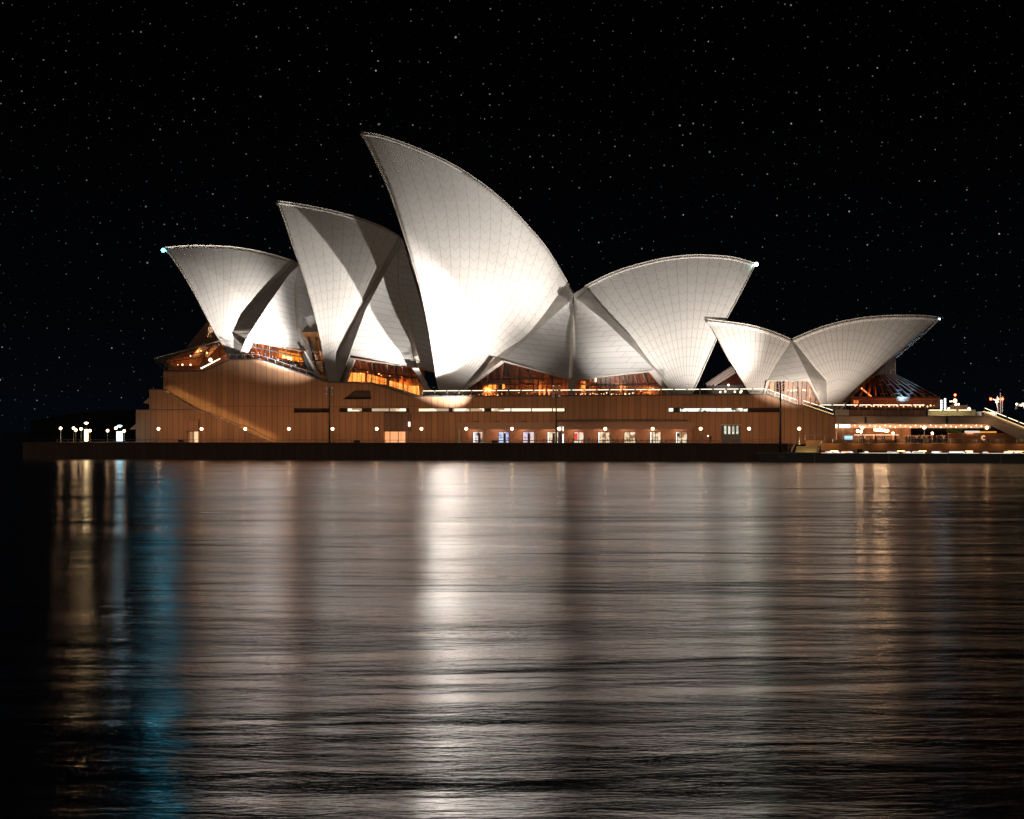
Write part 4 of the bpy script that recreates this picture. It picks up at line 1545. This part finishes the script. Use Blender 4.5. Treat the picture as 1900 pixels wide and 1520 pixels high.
for (x, y, e) in ((1612, 728, 260), (1655, 742, 240), (1700, 746, 160)):
    downlight('dining_light', at(x, y, 26), e, (1.0, 0.36, 0.13), 0.6)
for i in range(9):
    t = i/8
    b = MB()
    b.tube([at(1596+15*i, 735, 27), at(1612+5.5*i, 702-0.6*i, 29)], 0.22, 4)
    b.build('raking_beam', M['wood'], rg)
rnd = random.Random(3)
for i in range(22):
    b = MB()
    b.ball(at(1588+i*6.9+rnd.uniform(-2, 2), 753.5+rnd.uniform(-1.5, 1.2), 21.2), rnd.uniform(0.09, 0.19), 7, 5)
    b.build('table_lamp', M['cream_lamp'], rg)
b = MB()
b.tube([at(x, y, 28.6) for x, y in ((1743, 593), (1712, 622), (1663, 664))], 0.16, 5)
b.build('far_lip', M['rim'], rg)
spot('roof_wash', at(1672, 741, 17.5), at(1680, 712, 24), 3000, 80, (0.35, 0.72, 1.0), 0.9, 0.1)

# ------------------------------------------------------------------ upper terrace, bridge and bar at the right
ter = empty('upper_terrace', at(1560, 772, 15), 'raised right-hand terrace with beams, lit soffit and stairs running down to the right edge', 'terrace')
b = MB()
b.prism([(1549, 760.5), (1718, 761), (1718, 771.6), (1551, 771.6)], WD, 1.0)
b.build('parapet', granite_mat('parapet_granite', (0.36, 0.20, 0.145), dark=0.6), ter)
b = MB()
b.rect(1549, 760, 1575, 771, WD-0.06, 0.055)
b.build('parapet_end', M['rim'], ter)
b = MB()
b.rect(1550, 771.6, 1826, 773, WD-0.2, 32)
b.build('deck_edge', M['soffit'], ter)
b = MB()
b.prism([(1551, 773), (1826, 773), (1912, 808), (1912, 826), (1832, 786.5), (1551, 786.5)], WD+0.3, 1.2)
b.build('edge_beam', M['soffit'], ter)
for x in (1606, 1757):
    b = MB()
    b.rect(x-2, 774, x+2, 786, WD+0.2, 0.096)
    b.build('beam_joint', M['recess'], ter)
b = MB()
p, q = at(1552, 786.6, WD+1.5), at(1826, 786.6, WD+1.5)
b.box(p.x, q.x, WD+1.51, 46, p.z, p.z+0.25)
b.build('soffit', M['soffit'], ter)
b = MB()
b.rect(1565, 787.5, 1838, 794.5, 26, 1.0)
b.build('inner_beam', M['soffit'], ter)
b = MB()
b.prism([(1826, 764.5), (1912, 799), (1912, 808), (1826, 773)], WD+0.3, 10)
b.build('stair_body', M['soffit'], ter)
A, B = at(1826, 765, WD), at(1910, 798.5, WD)
o = None
for i in range(26):
    p = A.lerp(B, i/25)
    if o is None:
        b = MB()
        b.box(p.x-0.2, p.x+0.2, WD-0.05, WD+0.2, p.z+0.05, p.z+0.2)
        o = b.build('step_light', M['stepstrip'], ter)
    else:
        copy_part(o, ter, p-A)
b = MB()
b.rect(1722, 760.5, 1810, 771.4, 24, 0.2)
b.build('lit_parapet', plain('yellow_stone_parapet', (0.5, 0.42, 0.24), 0.7), ter)
balustrade('terrace_balustrade', 'glass balustrade with dashed lights before the restaurant dining glass', [(1520, 761), (1717, 761.2)], WD+0.2, 1.1, 2.4)
balustrade('bridge_balustrade', 'lower glass balustrade over the bridge right of the restaurant', [(1722, 771.5), (1804, 771.5)], WD+0.2, 1.2, 2.5)
balustrade('stair_balustrade', 'lit balustrade descending to the right edge of the picture', [(1826, 772), (1912, 807)], WD-0.3, 1.7, 2.2)
b = MB()
b.rect(1753, 774.6, 1766, 777.6, WD+0.1, 0.1)
b.build('notice_plate', M['rim'], ter) if False else None
# low side lamps that wash the yellow parapet
for x in (1735, 1775):
    downlight('parapet_light', at(x, 758, 21), 260, (1.0, 0.85, 0.55), 0.2)

bar = empty('waterfront_bar', at(1600, 824, 20), 'bright open bar under the terrace with wood walls and white ceiling boxes', 'bar')
b = MB()
b.rect(1549, 787.5, 1552.5, 794, WD+1.7, 3)
b.rect(1557, 788, 1577, 793.5, WD+2.2, 0.6)
b.build('light_box', glow_mat('bar_white_box', (1.0, 0.84, 0.62), 6.0), bar)
b = MB()
b.rect(1553, 794.6, 1582, 817, WD+2.4, 0.4)
b.build('timber_wall', wood_mat('pale_bar_timber', (0.62, 0.36, 0.22), 0.45), bar)
b = MB()
b.rect(1552, 794.6, 1690, 824, 34, 0.4)
b.build('back_wall', M['wood'], bar)
b = MB()
b.rect(1567, 809, 1582, 816, WD+2.2, 0.15)
b.build('fridge', glow_mat('fridge_glow', (0.45, 0.75, 0.95), 1.3), bar)
b = MB()
b.rect(1585, 806.5, 1668, 808, 32, 0.2)
b.build('light_shelf', glow_mat('shelf_glow', (1.0, 0.62, 0.34), 1.5), bar)
b = MB()
b.rect(1546, 816.5, 1668, 824, WD+1.0, 0.6)
b.build('counter', wood_mat('counter_wood', (0.5, 0.26, 0.13), 0.6), bar)
for i in range(26):  # row of small lamps added along the soffit for more warm light
    b = MB()
    b.ball(at(1586+i*9.4, 789.5+(i % 3)*1.6, 17+(i % 4)*2.2), 0.11, 7, 5)
    b.build('ceiling_lamp', M['cream_lamp'], bar)
pend = None
for x, y in [(1591.5, 800), (1597.5, 801), (1624, 797.3), (1628.5, 797.8), (1633, 798.2), (1637.5, 798.6), (1642, 799), (1646.5, 799.4)]:
    p = at(x, y, 20)
    if pend is None:
        pend = empty('pendant_lamp', p, 'round white hanging globe of the pair at the left of the bar', 'pendant lamp', 'hanging globes in the bar')
        b = MB()
        b.ball(p, 0.27, 12, 8)
        b.build('globe', glow_mat('pendant_glow', (1.0, 0.62, 0.34), 34.0), pend, smooth=True)
        b = MB()
        b.tube([p+Vector((0, 0, .27)), p+Vector((0, 0, 0.9))], 0.02, 4)
        b.build('cord', M['black'], pend)
    else:
        c = copy_tree(pend)
        c.location = p
        c['label'] = 'right-hand hanging globe of the pair at the left of the bar' if x < 1600 else 'round white globe in the row of hanging globes at the middle of the bar'
for (x, y, e) in ((1575, 800, 700), (1625, 803, 900), (1665, 804, 600), (1700, 800, 600), (1760, 800, 700), (1810, 799, 900)):
    downlight('bar_light', at(x, y, 21), e, (1.0, 0.55, 0.30), 1.2)

for x in (1600, 1650, 1700, 1750, 1800):
    downlight('soffit_fill', at(x, 799, 15.8), 420, (1.0, 0.62, 0.38), 0.4, 125)  # unseen uplights added to brighten the soffit
kiosk = empty('brown_kiosk', at(1800, 824, 16), 'long low brown kiosk wall with orange-lit top under the stairs', 'kiosk')
b = MB()
b.rect(1760, 803.5, 1905, 824, 16.5, 4)
b.build('wall', M['brown'], kiosk)
b = MB()
b.rect(1790, 799.5, 1818, 803.3, 19, 0.3)
b.build('white_board', glow_mat('white_board_glow', (1.0, 0.86, 0.78), 0.8), kiosk)
b = MB()
b.rect(1818, 800.5, 1849, 803.3, 18.5, 0.3)
b.build('orange_board', glow_mat('orange_board_glow', (1.0, 0.40, 0.06), 0.9), kiosk)
b = MB()
ring = [at(1825+3.1*math.cos(a), 812.5-3.6*math.sin(a), 16.42) for a in [math.radians(40+28*i) for i in range(11)]]
b.tube(ring, 0.13, 6)
b.build('emblem', glow_mat('emblem_glow', (1.0, 0.62, 0.34), 1.0), kiosk)
b = MB()
b.ball(at(1770, 797.5, 40), 1.0, 8, 6, 0.5)
for i in range(60):
    b.ball(at(rnd.uniform(1757, 1785), rnd.uniform(796, 803), rnd.uniform(36, 42)), rnd.uniform(.15, .4), 5, 4)
b.build('hedge', plain('hedge_green', (0.05, 0.12, 0.04), 0.7), None, label='green hedge glimpsed above the brown kiosk wall under the bridge', cat='hedge')

# forecourt parapet over the lower concourse
fp = empty('forecourt_parapet', at(1523, 836, 2), 'long orange-brown parapet along the forecourt above the lit lower concourse', 'parapet')
b = MB()
b.rect(1523, 823.6, 1912, 836.3, 2.0, 0.6)
b.build('wall', M['brown'], fp)
b = MB()
p, q = at(1523, 836, 2.6), at(1912, 824, 2.6)
b.box(p.x, q.x, 2.61, 12, 2.9, QZ)
b.build('forecourt_slab', M['soffit'], fp)
balustrade('forecourt_railing', 'thin railing on top of the orange-brown forecourt parapet', [(1545, 823.5), (1912, 823.5)], 2.3, 0.95, 2.4, strips=False)
b = MB()
b.rect(1495, 817, 1532, 828.5, 8, 0.4)
o = b.build('planter_wall', plain('tan_planter', (0.5, 0.30, 0.15), 0.7), None, label='low tan wall behind the yellow steps at the end of the quay', cat='low wall')
balustrade('white_fence', 'short pale fence with a cluster of close pickets above the yellow steps', [(1494, 817), (1548, 817)], 7.9, 1.0, 1.7, strips=False, glass=False)
for i in range(9):
    p = at(1545+i*44, 823, 1.0)
    spot('parapet_fill', Vector((p.x, 0.7, QZ+0.9)), Vector((p.x, 2.0, 2.9)), 60, 150, (1.0, 0.55, 0.22), 1.0, 0.1)  # added spots with no fitting, put in to brighten the brown parapet
# yellow lit steps
st = empty('concourse_steps', at(1500, 841, 1), 'wide pale steps with splayed handrails beside the barge', 'steps')
b = MB()
A, B = at(1475, 841, 0.4), at(1517, 828, 6.5)
for i in range(9):
    z0, z1 = 1.6, 1.6+(B.z-1.6)*(i+1)/9
    b.box(A.x, B.x, 0.6+i*0.65, 0.6+(i+1)*0.65 if i < 8 else 7.9, z0, z1)
b.build('steps', plain('pale_step_stone', (0.42, 0.34, 0.2), 0.6), st)
for (xa, xb) in ((1468, 1476.5), (1517.5, 1524)):
    for dy in (0, 2.2, 4.4):
        b = MB()
        b.tube([at(xa, 840-dy, 0.5), at(xb, 822.5-dy*0.8, 6.0)], 0.07, 5)
        b.build('handrail', M['steel'], st)
downlight('step_lamp', at(1500, 822, -0.5), 260, (1.0, 0.72, 0.32), 0.2)

# lit windows of the lower concourse
lc = empty('lower_concourse_front', at(1700, 842, 9), 'narrow lit glass front of the lower concourse seen above the barge', 'glass front')
b = MB()
b.rect(1520, 835, 1912, 843.5, 10.5, 0.4)
b.build('back_wall', plain('concourse_wall', (0.35, 0.2, 0.12), 0.7), lc)
pal = [(0, (0.70, 0.85, 1.0)), (.35, (1.0, 0.92, 0.8)), (.6, (1.0, 0.55, 0.25)), (.78, (.15, .08, .05)), (.9, (0.9, .95, 1.0))]
M['concourse'] = interior_mat('concourse_glass_light', pal, 0.8, 1.2, 0.8, 2.0)
for x0, x1 in ((1530, 1544), (1546, 1558), (1560, 1583), (1602, 1612), (1645, 1668), (1673, 1690), (1692, 1716), (1728, 1748), (1760, 1790), (1793, 1806), (1823, 1834), (1862, 1880), (1882, 1897)):
    b = MB()
    pts = [(x0, 841), (x0+1.5, 837.6), (x1-2.5, 837.6), (x1, 839.5), (x1, 841)]
    b.prism(pts, 8.0, 0.3)
    b.build('lit_window', M['concourse'], lc)
b = MB()
b.rect(1524, 841.2, 1905, 842.2, 4.0, 0.2)
b.build('kerb_light', interior_mat('kerb_light', [(0, (1, .95, .85)), (.5, (1., .7, .4)), (.75, (.1, .06, .04))], 0.9, 1.6, 0.7, 1), lc)
for x in (1548, 1672, 1712, 1798, 1877, 1893):
    b = MB()
    b.rect(x-7, 836.6, x+7, 837.5, 5.0, 0.3)
    b.build('downlight', glow_mat('concourse_downlight', (1.0, 0.58, 0.24), 9.0), lc)

# ------------------------------------------------------------------ barge
bg_ = empty('barge', at(1500, 858, -6), 'long low black barge with a raked bow moored before the lower concourse', 'barge')
b = MB()
z1 = at(1405, 841, -6).z
xs0, xs1, xe = at(1402, 0, -6).x, at(1418, 0, -6).x, 230.0
prof = [Vector((xs0, -6, z1)), Vector((xs1, -6, -0.6)), Vector((xe, -6, -0.6)), Vector((xe, -6, z1))]
b.prism3([prof], 5.2)
b.build('hull', M['hull'], bg_)
b = MB()
b.box(xs0-0.05, xe, -6.12, -6.0, z1-0.12, z1+0.05)
b.box(xs0+0.3, xs0+12, -5.9, -0.9, z1+0.004, z1+0.12)
b.build('gunwale', plain('worn_gunwale', (0.10, 0.08, 0.055), 0.5), bg_)
b = MB()
b.rect(1445, 845.5, 1456, 850, -6.05, 0.04)
b.build('name_plate', plain('worn_plate', (0.10, 0.10, 0.10), 0.5), bg_)
for x in (1512, 1650, 1760, 1858):
    b = MB()
    b.rect(x-1, 843.5, x, 858, -6.03, 0.02)
    b.build('seam', M['metal'], bg_)

# ------------------------------------------------------------------ people
def person_mesh(pose='stand', name='person'):
    """one continuous figure from a skinned skeleton; faces -Y"""
    if pose == 'sit':
        J = {'pel': (0, 0, 0.16), 'ch': (0, 0.04, 0.55), 'nk': (0, 0.0, 0.74), 'hd': (0, -0.02, 0.88), 'tp': (0, -0.02, 0.98),
             'hl': (-0.1, -0.05, 0.15), 'kl': (-0.14, -0.42, 0.42), 'al': (-0.12, -0.5, 0.06), 'tl': (-0.12, -0.66, 0.04), 'hr': (0.1, -0.05, 0.15), 'kr': (0.14, -0.42, 0.42), 'ar': (0.12, -0.5, 0.06), 'tr': (0.12, -0.66, 0.04),
             'sl': (-0.19, 0.02, 0.66), 'el': (-0.25, -0.1, 0.42), 'wl': (-0.15, -0.32, 0.40), 'sr': (0.19, 0.02, 0.66), 'er': (0.25, -0.1, 0.42), 'wr': (0.15, -0.32, 0.40)}
    else:
        J = {'pel': (0, 0, 0.95), 'ch': (0, 0.01, 1.25), 'nk': (0, 0.0, 1.47), 'hd': (0, -0.03, 1.60), 'tp': (0, -0.02, 1.70),
             'hl': (-0.09, 0, 0.90), 'kl': (-0.11, -0.03, 0.49), 'al': (-0.12, 0.03, 0.08), 'tl': (-0.14, -0.14, 0.04), 'hr': (0.09, 0, 0.90), 'kr': (0.11, 0.0, 0.49), 'ar': (0.12, 0.06, 0.08), 'tr': (0.15, -0.12, 0.04),
             'sl': (-0.19, 0, 1.40), 'el': (-0.25, 0.03, 1.12), 'wl': (-0.24, -0.06, 0.86), 'sr': (0.19, 0, 1.40), 'er': (0.25, 0.03, 1.12), 'wr': (0.24, -0.06, 0.86)}
        if pose == 'phone':
            J.update({'el': (-0.30, -0.12, 1.25), 'wl': (-0.42, -0.30, 1.42)})
        if pose == 'walk':
            J.update({'kl': (-0.10, -0.2, 0.50), 'al': (-0.10, -0.28, 0.1), 'tl': (-0.10, -0.44, 0.08), 'kr': (0.10, 0.10, 0.5), 'ar': (0.10, 0.38, 0.14), 'tr': (0.10, 0.28, 0.03)})
    rad = {'pel': .15, 'ch': .16, 'nk': .06, 'hd': .10, 'tp': .085, 'hl': .10, 'kl': .065, 'al': .045, 'tl': .035, 'hr': .10, 'kr': .065, 'ar': .045, 'tr': .035, 'sl': .075, 'el': .045, 'wl': .032, 'sr': .075, 'er': .045, 'wr': .032}
    E_ = [('pel', 'ch'), ('ch', 'nk'), ('nk', 'hd'), ('hd', 'tp'), ('pel', 'hl'), ('hl', 'kl'), ('kl', 'al'), ('al', 'tl'), ('pel', 'hr'), ('hr', 'kr'), ('kr', 'ar'), ('ar', 'tr'), ('ch', 'sl'), ('sl', 'el'), ('el', 'wl'), ('ch', 'sr'), ('sr', 'er'), ('er', 'wr')]
    ks = list(J)
    V_ = [Vector(J[k]) for k in ks]
    Rd = [rad[k] for k in ks]
    E2 = [(ks.index(a), ks.index(c)) for a, c in E_]
    for side, sgn in (('l', -1), ('r', 1)):           # five fingers on each hand
        wi = ks.index('w'+side)
        dv = (V_[wi]-V_[ks.index('e'+side)]).normalized()
        sd_ = dv.cross(Vector((0, 1, 0))).normalized()*sgn
        palm = len(V_)
        V_.append(V_[wi]+dv*0.07)
        Rd.append(0.030)
        E2.append((wi, palm))
        for fi, (of, ln) in enumerate(((-.03, .065), (-.01, .08), (.01, .075), (.03, .06))):
            k0 = len(V_)
            V_ += [V_[palm]+sd_*of+dv*ln*0.6, V_[palm]+sd_*of*1.1+dv*ln+Vector((0, -.015, 0))]
            Rd += [0.009, 0.008]
            E2 += [(palm, k0), (k0, k0+1)]
        k0 = len(V_)
        V_.append(V_[wi]+dv*0.06-sd_*0.05)
        Rd.append(0.010)
        E2.append((wi, k0))
    me = bpy.data.meshes.new(name)
    me.from_pydata(V_, E2, [])
    o_ = bpy.data.objects.new(name, me)
    col.objects.link(o_)
    md = o_.modifiers.new('skin', 'SKIN')
    sv = me.skin_vertices[0].data
    for i, r0 in enumerate(Rd):
        sv[i].radius = (r0, r0)
    sv[0].use_root = True
    o_.modifiers.new('sub', 'SUBSURF').levels = 1
    dg = bpy.context.evaluated_depsgraph_get()
    m2 = bpy.data.meshes.new_from_object(o_.evaluated_get(dg))
    m2.name = name
    bpy.data.objects.remove(o_)
    for p in m2.polygons:
        p.use_smooth = True
    return m2


def body_mat(name, coat, legs_):
    m, t = new_mat(name)
    z = t.n('ShaderNodeSeparateXYZ', {0: t.n('ShaderNodeTexCoord').outputs['Object']}).outputs[2]
    c = t.ramp(t.m('DIVIDE', z, 1.8), [(0.0, (0.02, 0.02, 0.02)), (0.05, legs_), (0.53, coat), (0.83, (0.45, 0.28, 0.2)), (0.925, (0.03, 0.02, 0.015))])
    c.node.color_ramp.interpolation = 'CONSTANT'
    finish(t, t.n('ShaderNodeBsdfPrincipled', {'Base Color': c, 'Roughness': 0.8}))
    return m


BM = [body_mat('dark_clothes', (0.02, 0.02, 0.025), (0.015, 0.015, 0.02)), body_mat('red_clothes', (0.35, 0.07, 0.05), (0.04, 0.04, 0.06)),
      body_mat('pale_clothes', (0.5, 0.42, 0.36), (0.06, 0.06, 0.08)), body_mat('blue_clothes', (0.06, 0.09, 0.16), (0.03, 0.03, 0.04))]
PM = {}
for ps in ('stand', 'walk', 'phone', 'sit'):
    for i in range(4):
        if ps in ('phone', 'sit') and i:
            continue
        me = person_mesh(ps)
        me.materials.clear()
        me.materials.append(BM[i])
        PM[ps, i] = me


def person(pose, mi, loc, rz, label, group=None):
    o_ = bpy.data.objects.new('person', PM[pose, mi])
    col.objects.link(o_)
    o_.location = loc
    o_.rotation_euler = (0, 0, rz)
    o_['label'] = label
    o_['category'] = 'person'
    if group:
        o_['group'] = group
    return o_


p = at(1318, 823, 2.5)
ph = person('phone', 0, Vector((p.x, p.y, QZ+0.03)), 0, 'person in dark clothes on the quay holding up a phone with its light on')
b = MB()
b.ball(Vector((p.x-0.46, p.y-0.40, QZ+1.52)), 0.06, 8, 6)
b.build('phone_light', glow_mat('phone_flash', (1, 1, 1), 60.0), None, label='tiny bright phone light held up by the person on the quay', cat='phone')
for x, lb in ((1592.5, 'left one of two people in dark clothes sitting on the barge edge'), (1597.5, 'right one of two people in dark clothes sitting on the barge edge')):
    p = at(x, 840, -3.5)
    person('sit', 0, Vector((p.x, p.y, z1+0.02)), 0, lb)
# visitors in the foyer under the leftmost shell
rnd = random.Random(11)
COLS = ['dark', 'red', 'pale', 'dark blue']
for i in range(16):
    x = 453+i*6.4+rnd.uniform(-2, 2)
    yb = 667.5 if x < 484 else 667.5+(x-484)*0.335
    m_ = rnd.randrange(4)
    person(rnd.choice(['stand', 'walk']), m_, at(x, yb-0.3, 20.6), rnd.uniform(-2.5, 2.5), 'one of the visitors behind the railing of the orange foyer under the leftmost shell', 'visitors in the orange foyer')
for i in range(12):
    x = rnd.uniform(1095, 1180) if i < 7 else rnd.uniform(890, 1010)
    person('stand', rnd.randrange(4), at(x, 735.2, 20+rnd.uniform(0, 2)), rnd.uniform(-3, 3), 'one of the visitors behind the glass balustrade below the middle infill', 'visitors on the podium terrace')
p0 = at(1700, 824, 14)
for i in range(70):
    x, d = rnd.uniform(1676, 1758), rnd.uniform(13, 30)
    p = at(x, 822, d)
    person(rnd.choice(['stand', 'stand', 'walk']), rnd.choice([0, 1, 1, 2, 2, 3]), Vector((p.x, d, QZ+0.01)), rnd.uniform(-3, 3), 'one of the people in the crowd standing at the waterfront bar', 'crowd at the waterfront bar')
for i in range(14):
    p = at(rnd.uniform(1585, 1668), 822, rnd.uniform(13, 22))
    person('stand', rnd.randrange(4), Vector((p.x, p.y, QZ+0.01)), rnd.uniform(-3, 3), 'one of the guests standing among the bar tables under the terrace', 'guests at the bar tables')

# ------------------------------------------------------------------ cafe tables and chairs before the shops
tb = None
for i in range(30):
    x = 1010+i*9.1+rnd.uniform(-1.5, 1.5)
    if abs(x-1037) < 5:
        continue
    p = at(x, 823, 6+rnd.uniform(-1.5, 2.5))
    if tb is None:
        tb = empty('cafe_table', Vector((p.x, p.y, QZ+0.03)), 'one of the small dark cafe tables before the shop fronts', 'table', 'cafe tables on the quay')
        b = MB()
        b.lathe((p.x, p.y, QZ+0.75), [(0.02, 0), (0.42, 0.0), (0.42, 0.03), (0.02, 0.03)], 12)
        b.build('tabletop', M['wood'], tb)
        b = MB()
        b.lathe((p.x, p.y, QZ+0.03), [(0.22, 0), (0.22, .03), (.03, .06), (.03, .72)], 8)
        b.build('pedestal', M['black'], tb)
        q = p+Vector((0.85, 0, 0))
        ch = empty('cafe_chair', Vector((q.x, q.y, QZ+0.03)), 'one of the dark cafe chairs beside the small tables on the quay', 'chair', 'cafe chairs on the quay')
        zz = QZ+0.03
        b = MB()
        b.box(q.x-.21, q.x+.21, q.y-.21, q.y+.21, zz+.43, zz+.47)
        b.build('seat', M['black'], ch)
        b = MB()
        b.box(q.x+.18, q.x+.21, q.y-.2, q.y+.2, zz+.6, zz+.88)
        b.build('backrest', M['black'], ch)
        for ax, ay in ((-.19, -.19), (.19, -.19), (-.19, .19), (.19, .19)):
            b = MB()
            b.tube([(q.x+ax, q.y+ay, zz), (q.x+ax, q.y+ay, zz+(.88 if ax > 0 else .43))], .018, 5)
            b.build('leg', M['black'], ch)
    else:
        c = copy_tree(tb)
        c.location = Vector((p.x, p.y, QZ+0.03))
        c2 = copy_tree(ch)
        c2.location = Vector((p.x+0.85, p.y, QZ+0.03))
        c2.rotation_euler.z = rnd.uniform(-.3, .3)
# menu columns by the third mast
b = MB()
p = at(1040, 823, 3)
b.box(p.x-0.25, p.x+0.25, 2.8, 3.0, QZ+0.03, QZ+3.9)
b.build('banner_post', M['metal'], None, label='dark upright banner post beside the middle floodlight mast', cat='banner')
b = MB()
p = at(1045, 823, 3)
b.box(p.x-0.09, p.x+0.09, 2.9, 3.0, QZ+0.1, QZ+1.9)
b.box(p.x-0.07, p.x+0.07, 2.9, 3.0, QZ+2.5, QZ+3.4)
b.build('light_tube', glow_mat('tall_tube_glow', (0.8, 0.95, 1.0), 3.0), None, label='cool white upright light tube beside the dark banner post', cat='lit sign')

# ------------------------------------------------------------------ far roof glimpsed between the shells
fr = empty('far_hall_roof', at(1350, 720, 80), 'far pale ribbed roof slope with dark red glass seen in the gap left of the small shells', 'building')
for i, (x0, y0, x1, y1) in enumerate(((1311, 714, 1366, 677), (1317, 714, 1369, 680.5), (1325, 714, 1374, 683))):
    b = MB()
    b.tube([at(x0, y0, 80), at(x1, y1, 80)], 0.42, 5)
    b.build('roof_rib', M['leg'], fr)
b = MB()
b.prism([(1335, 714), (1369, 686), (1380, 700), (1385, 714)], 80.5, 8)
b.build('roof_glass', M['redglass'], fr)
b = MB()
b.rect(1311, 714, 1420, 735, 80, 10)
b.build('lower_storey', plain('dark_storey', (0.03, 0.03, 0.035), 0.5), fr)
for x, y in ((1336.5, 727.5), (1346, 726.5), (1363.5, 727), (1375.5, 726), (1374, 728), (1351.5, 714.5)):
    b = MB()
    b.ball(at(x, y, 79.3), 0.25, 8, 6)
    b.build('lamp', M['cream_lamp'], fr)
spot('flood_beam', at(1330, 722, 70), at(1345, 695, 80), 2500, 70, (1, .8, .7))

# ------------------------------------------------------------------ lights across the harbour at the right
M['redl'] = glow_mat('red_beacon', (1.0, 0.07, 0.03), 14.0)
M['warml'] = glow_mat('far_warm_lamp', (1.0, 0.72, 0.42), 14.0)
M['far'] = plain('far_structure', (0.20, 0.14, 0.11), 0.6)
ship = empty('navy_ship', at(1800, 762, 420), 'dim grey ship superstructure with a red and a warm lamp above the bridge', 'ship')
b = MB()
b.rect(1757, 757, 1802, 764, 420, 8)
b.rect(1762, 752, 1795, 757, 422, 6)
b.rect(1768, 747, 1780, 752, 423, 4)
b.build('superstructure', M['far'], ship)
b = MB()
b.tube([at(1772, 750, 424), at(1772, 731, 424)], 0.3, 5)
b.build('mast', M['far'], ship)
b = MB()
b.prism([(1700, 764), (1850, 764), (1846, 800), (1704, 800)], 419, 12)
b.build('hull', M['hull'], ship)
for x, y, r0, mt in ((1772.3, 733, .5, 'redl'), (1772, 743.8, .75, 'warml'), (1773.5, 751, .35, 'warml'), (1778.5, 750.5, .35, 'warml'), (1760.5, 758, .4, 'warml'), (1798, 758, .45, 'warml'), (1763, 745, .2, 'warml'), (1766, 745, .2, 'warml')):
    b = MB()
    b.ball(at(x, y, 418.5), r0, 8, 6)
    b.build('lamp', M[mt], ship)
ms = empty('signal_mast', at(1852, 790, 430), 'pale lattice signal mast with two red beacons near the right edge', 'mast')
for pts in ([(1852, 768), (1850, 736)], [(1850, 744), (1843, 741)], [(1856.5, 770), (1856, 729)], [(1860, 765), (1860, 735)], [(1839, 741), (1862, 741)], [(1847, 741), (1852, 760)], [(1851, 735), (1851, 744)]):
    b = MB()
    b.tube([at(x, y, 430) for x, y in pts], 0.22, 5)
    b.build('mast_spar', M['steel'], ms)
for x, y, r0, mt in ((1838.3, 740.5, .55, 'redl'), (1860, 740.5, .55, 'redl'), (1850, 745.3, .5, 'warml'), (1852, 740, .3, 'warml')):
    b = MB()
    b.ball(at(x, y, 429), r0, 8, 6)
    b.build('lamp', M[mt], ms)
spot('mast_light', at(1850, 765, 405), at(1852, 738, 430), 60000, 80, (1, .75, .6))
cr = empty('harbour_crane', at(1890, 770, 450), 'small floodlit crane jib at the right edge above the stairs', 'crane')
for pts in ([(1884, 760), (1888, 749)], [(1888, 749), (1899, 752)], [(1897, 748), (1901, 758)], [(1892, 750), (1891, 754)]):
    b = MB()
    b.tube([at(x, y, 450) for x, y in pts], 0.35, 5)
    b.build('jib_spar', M['steel'], cr)
for x, y in ((1886, 750), (1895, 752), (1899, 750)):
    b = MB()
    b.ball(at(x, y, 449), .4, 8, 6)
    b.build('lamp', M['warml'], cr)
for k, (x, nn) in enumerate(((1746.5, 6), (1753.5, 7))):
    r_ = empty('stacked_light_pole', at(x, 772, 60), ('left' if k == 0 else 'right')+' one of two poles stacked with small white lamps right of the restaurant glass', 'light pole', 'stacked lamp poles')
    b = MB()
    b.tube([at(x, 772, 60), at(x, 743-3*k, 60)], 0.09, 6)
    b.build('pole', M['metal'], r_)
    for i in range(nn):
        b = MB()
        b.ball(at(x, 759.5-i*3.1, 59.8), 0.2, 8, 6)
        b.build('lamp', M['white_lamp'], r_)
# distant shore behind everything
b = MB()
rnd = random.Random(5)
pts = [Vector((-900, 1500, -3))]
for i in range(60):
    pts.append(Vector((-900+i*50, 1500, 16+10*math.sin(i*.7)+rnd.uniform(-4, 6))))
pts.append(Vector((2050, 1500, -3)))
b.prism3([pts], 200)
b.build('hills', plain('dark_shore', (0.006, 0.007, 0.008), 1.0), kind='structure')
